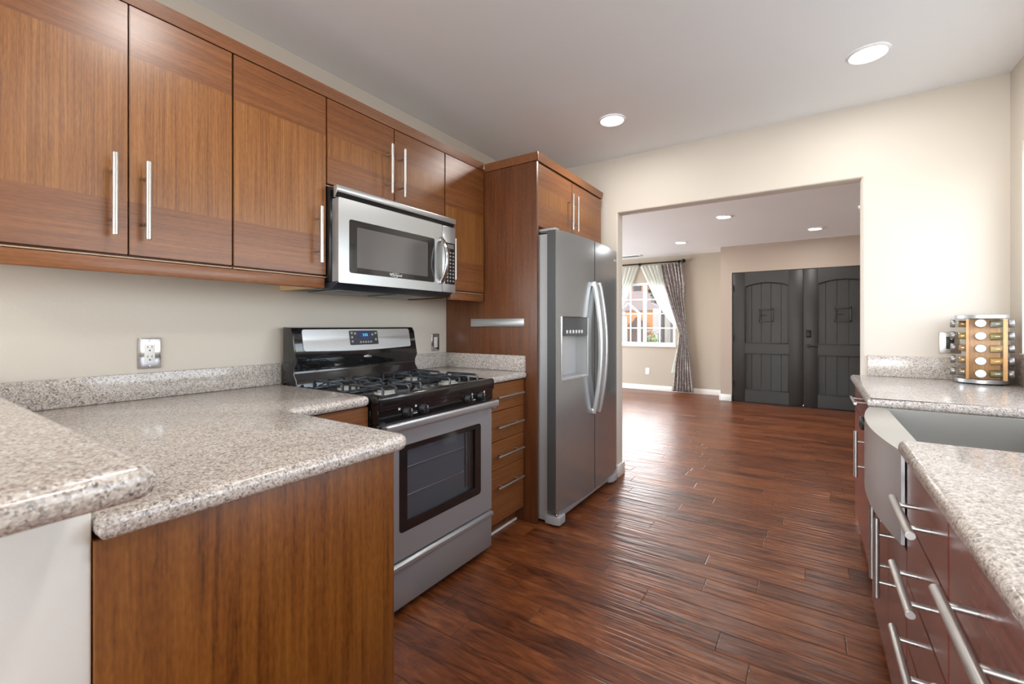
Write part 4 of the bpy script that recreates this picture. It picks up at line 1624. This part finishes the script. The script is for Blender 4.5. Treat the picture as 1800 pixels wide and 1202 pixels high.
# ------------------------------------------------------------------ outside the living room window
M['stucco_peach'] = wall_paint('peach_stucco', (.26, .125, .06))
M['stucco_pink'] = wall_paint('pale_pink_stucco', (.20, .155, .145))
M['stucco_orange'] = wall_paint('orange_fence', (.34, .14, .045))
M['roof_tile'] = plain('brown_roof', (.21, .15, .125), .8, var=.2)
M['garage'] = plain('brown_garage', (.05, .03, .02), .7, var=.15)
M['concrete'] = plain('driveway', (.2, .19, .18), .9, var=.1)
M['bark'] = plain('tree_bark', (.045, .043, .038), .9, var=.4)
M['leaf'] = plain('tree_leaf', (.025, .065, .012), .6, var=.5)
M['leaf_b'] = plain('bush_leaf', (.085, .19, .028), .6, var=.5)
M['petal'] = plain('white_petal', (.42, .42, .42), .6)
M['stone'] = plain('pale_column', (.27, .25, .22), .8, var=.1)
struct(MB().box(-40, 30, 8.46, 60, -.14, -.02).build('ground', M['concrete']))
t = thing('neighbour_house', 'peach stucco two-storey house with pale wing seen through the window', 'house', (-7.5, 24, -.02))
b = MB()
b.box(-16, -5.9, 24.2, 30, -.02, 3.9)
b.build('wall', M['stucco_peach'], t)
b = MB()
b.box(-8.1, -6.7, 22.6, 24.19, 1.9, 2.95)
b.build('wing', M['stucco_pink'], t)
b = MB()
b.prism([(-16.4, 3.9), (-5.5, 3.9), (-10.9, 4.8)], 'y', 23.8, 30.4)
b.build('roof', M['roof_tile'], t)
b = MB()
b.box(-8.12, -7.72, 24.14, 24.21, 2.85, 3.4)
b.build('window', M['black_matte'], t)
b = MB()
b.prism([(18.2, 1.53), (18.2, 1.62), (22.5, 2.02), (22.5, 1.53)], 'x', -9.5, -5.2)
b.build('porch_roof', M['roof_tile'], t)
b = MB()
b.box(-9.4, -5.3, 20.0, 22.5, -.02, 1.52)
b.build('garage', M['garage'], t)
b = MB()
b.box(-6.62, -6.52, 19.93, 19.99, 1.30, 1.46)
b.box(-6.62, -6.40, 19.93, 19.99, 1.30, 1.35)
b.box(-6.46, -6.40, 19.93, 19.99, 1.30, 1.40)
b.build('letter_sign', M['petal'], t)  # white letter-shaped sign on the garage front
t = thing('patio_gable', 'white timber gable of a small patio cover outside the window', 'patio cover', (-5.6, 16, -.02))
for s in (-1, 1):
    b = MB()
    b.tube([(-5.56, 16, 2.0), (-5.56 + s * .42, 16, 1.62)], .045, 4)
    b.build('rafter', M['petal'], t)
    b = MB()
    b.box(-5.56 + s * .40 - .05, -5.56 + s * .40 + .05, 15.95, 16.05, -.02, 1.66)
    b.build('post', M['petal'], t)
t = thing('garden_shed', 'orange-brown shed with pink gable beyond the window', 'shed', (-5.6, 17.2, -.02))
b = MB()
b.box(-6.0, -4.9, 16.9, 17.6, -.02, 1.75)
b.build('wall', M['stucco_orange'], t)
b = MB()
b.prism([(-6.1, 1.76), (-4.6, 1.76), (-5.0, 2.05)], 'y', 16.85, 17.7)
b.build('roof', M['stucco_pink'], t)
b = MB()
b.prism([(-5.75, -.02), (-5.15, -.02), (-5.15, 1.25), (-5.3, 1.35), (-5.45, 1.5), (-5.6, 1.3), (-5.75, 1.25)], 'y', 16.5, 16.85)
b.build('lean_to', M['garage'], t)
b = MB()
b.box(-4.06, -3.82, 13.9, 14.15, -.02, 1.72, .01)
tag(b.build('porch_column', M['stone']), 'square grey porch column outside the right sash', 'column')
b = MB()
b.box(-2.90, -2.80, 10.9, 11.02, -.02, 1.6, .01)
tag(b.build('stone_post', M['stone']), 'pale stone post outside by the right window edge', 'post')
b = MB()
b.box(-4.72, -4.6, 12.9, 13.1, -.02, 1.47, .005)
tag(b.build('garden_pillar', M['petal']), 'white garden pillar outside the left sash', 'pillar')

def foliage(c, rad, n, size, mat_name):
    b = MB()
    tt = bmesh.new()
    for _ in range(n):
        while True:
            p = Vector((random.uniform(-1, 1), random.uniform(-1, 1), random.uniform(-1, 1)))
            if .45 < p.length < 1:
                break
        p = Vector((c[0] + p.x * rad[0], c[1] + p.y * rad[1], c[2] + p.z * rad[2]))
        d = Vector((random.uniform(-1, 1), random.uniform(-1, 1), random.uniform(-.5, 1))).normalized()
        s = d.cross(Vector((0, 0, 1)))
        if s.length < .05:
            s = Vector((1, 0, 0))
        s.normalize()
        L = size * random.uniform(.6, 1.3)
        v = [tt.verts.new(q) for q in (p, p + d * L * .5 + s * L * .3, p + d * L, p + d * L * .5 - s * L * .3)]
        tt.faces.new(v)
    b.merge(tt)
    return b
t = thing('tree', 'leafy green tree beyond the shed outside the window', 'tree', (-4.85, 18.2, -.02))
b = MB()
b.tube([(-5.05, 18.4, -.02), (-5.06, 18.4, 1.2), (-5.0, 18.4, 2.4)], .09, 10)
b.build('trunk', M['bark'], t)
foliage((-5.0, 18.4, 2.75), (.55, .6, .85), 700, .16, 'leaf').build('foliage', M['leaf'], t, 0)
t = thing('tree', 'tree with a thick dark trunk close outside the right sash', 'tree', (-3.05, 11.5, -.02))
b = MB()
b.tube([(-3.08, 11.5, -.02), (-3.06, 11.5, .8), (-3.04, 11.5, 1.6), (-2.95, 11.5, 2.6)], .10, 12)
b.build('trunk', M['bark'], t)
foliage((-2.6, 11.6, 3.1), (.9, .8, .6), 700, .15, 'leaf').build('foliage', M['leaf'], t, 0)
b = foliage((-2.92, 10.0, .55), (.26, .25, .42), 700, .08, 'leaf_b')
b.cyl((-2.92, 10.0, -.02), (-2.92, 10.0, .5), .03)
tag(b.build('bush', M['leaf_b'], None, 0), 'bright green bush at the foot of the window', 'bush')
for i, (fx_, fz_) in enumerate(((-3.20, 1.06), (-3.08, 1.05), (-3.09, .94), (-2.97, 1.0))):
    t = thing('flower', ('white flower head on a stem, leftmost above the bush', 'white flower head on a stem, highest in the middle of the bed', 'white flower head just under the middle one', 'white flower head on a stem, nearest the dark trunk')[i], 'flower', (fx_, 10.6, -.02), 'white flowers in the bed')
    b = MB()
    fy_ = (10.6, 10.6, 10.3, 10.6)[i]
    b.tube([(fx_, fy_, -.02), (fx_ + .01, fy_, fz_ * .5), (fx_, fy_, fz_)], .006, 6)
    b.build('stem', M['leaf'], t)
    b = foliage((fx_, fy_, fz_), (.05, .05, .032), 60, .03, 'petal')
    b.build('petals', M['petal'], t, 0)
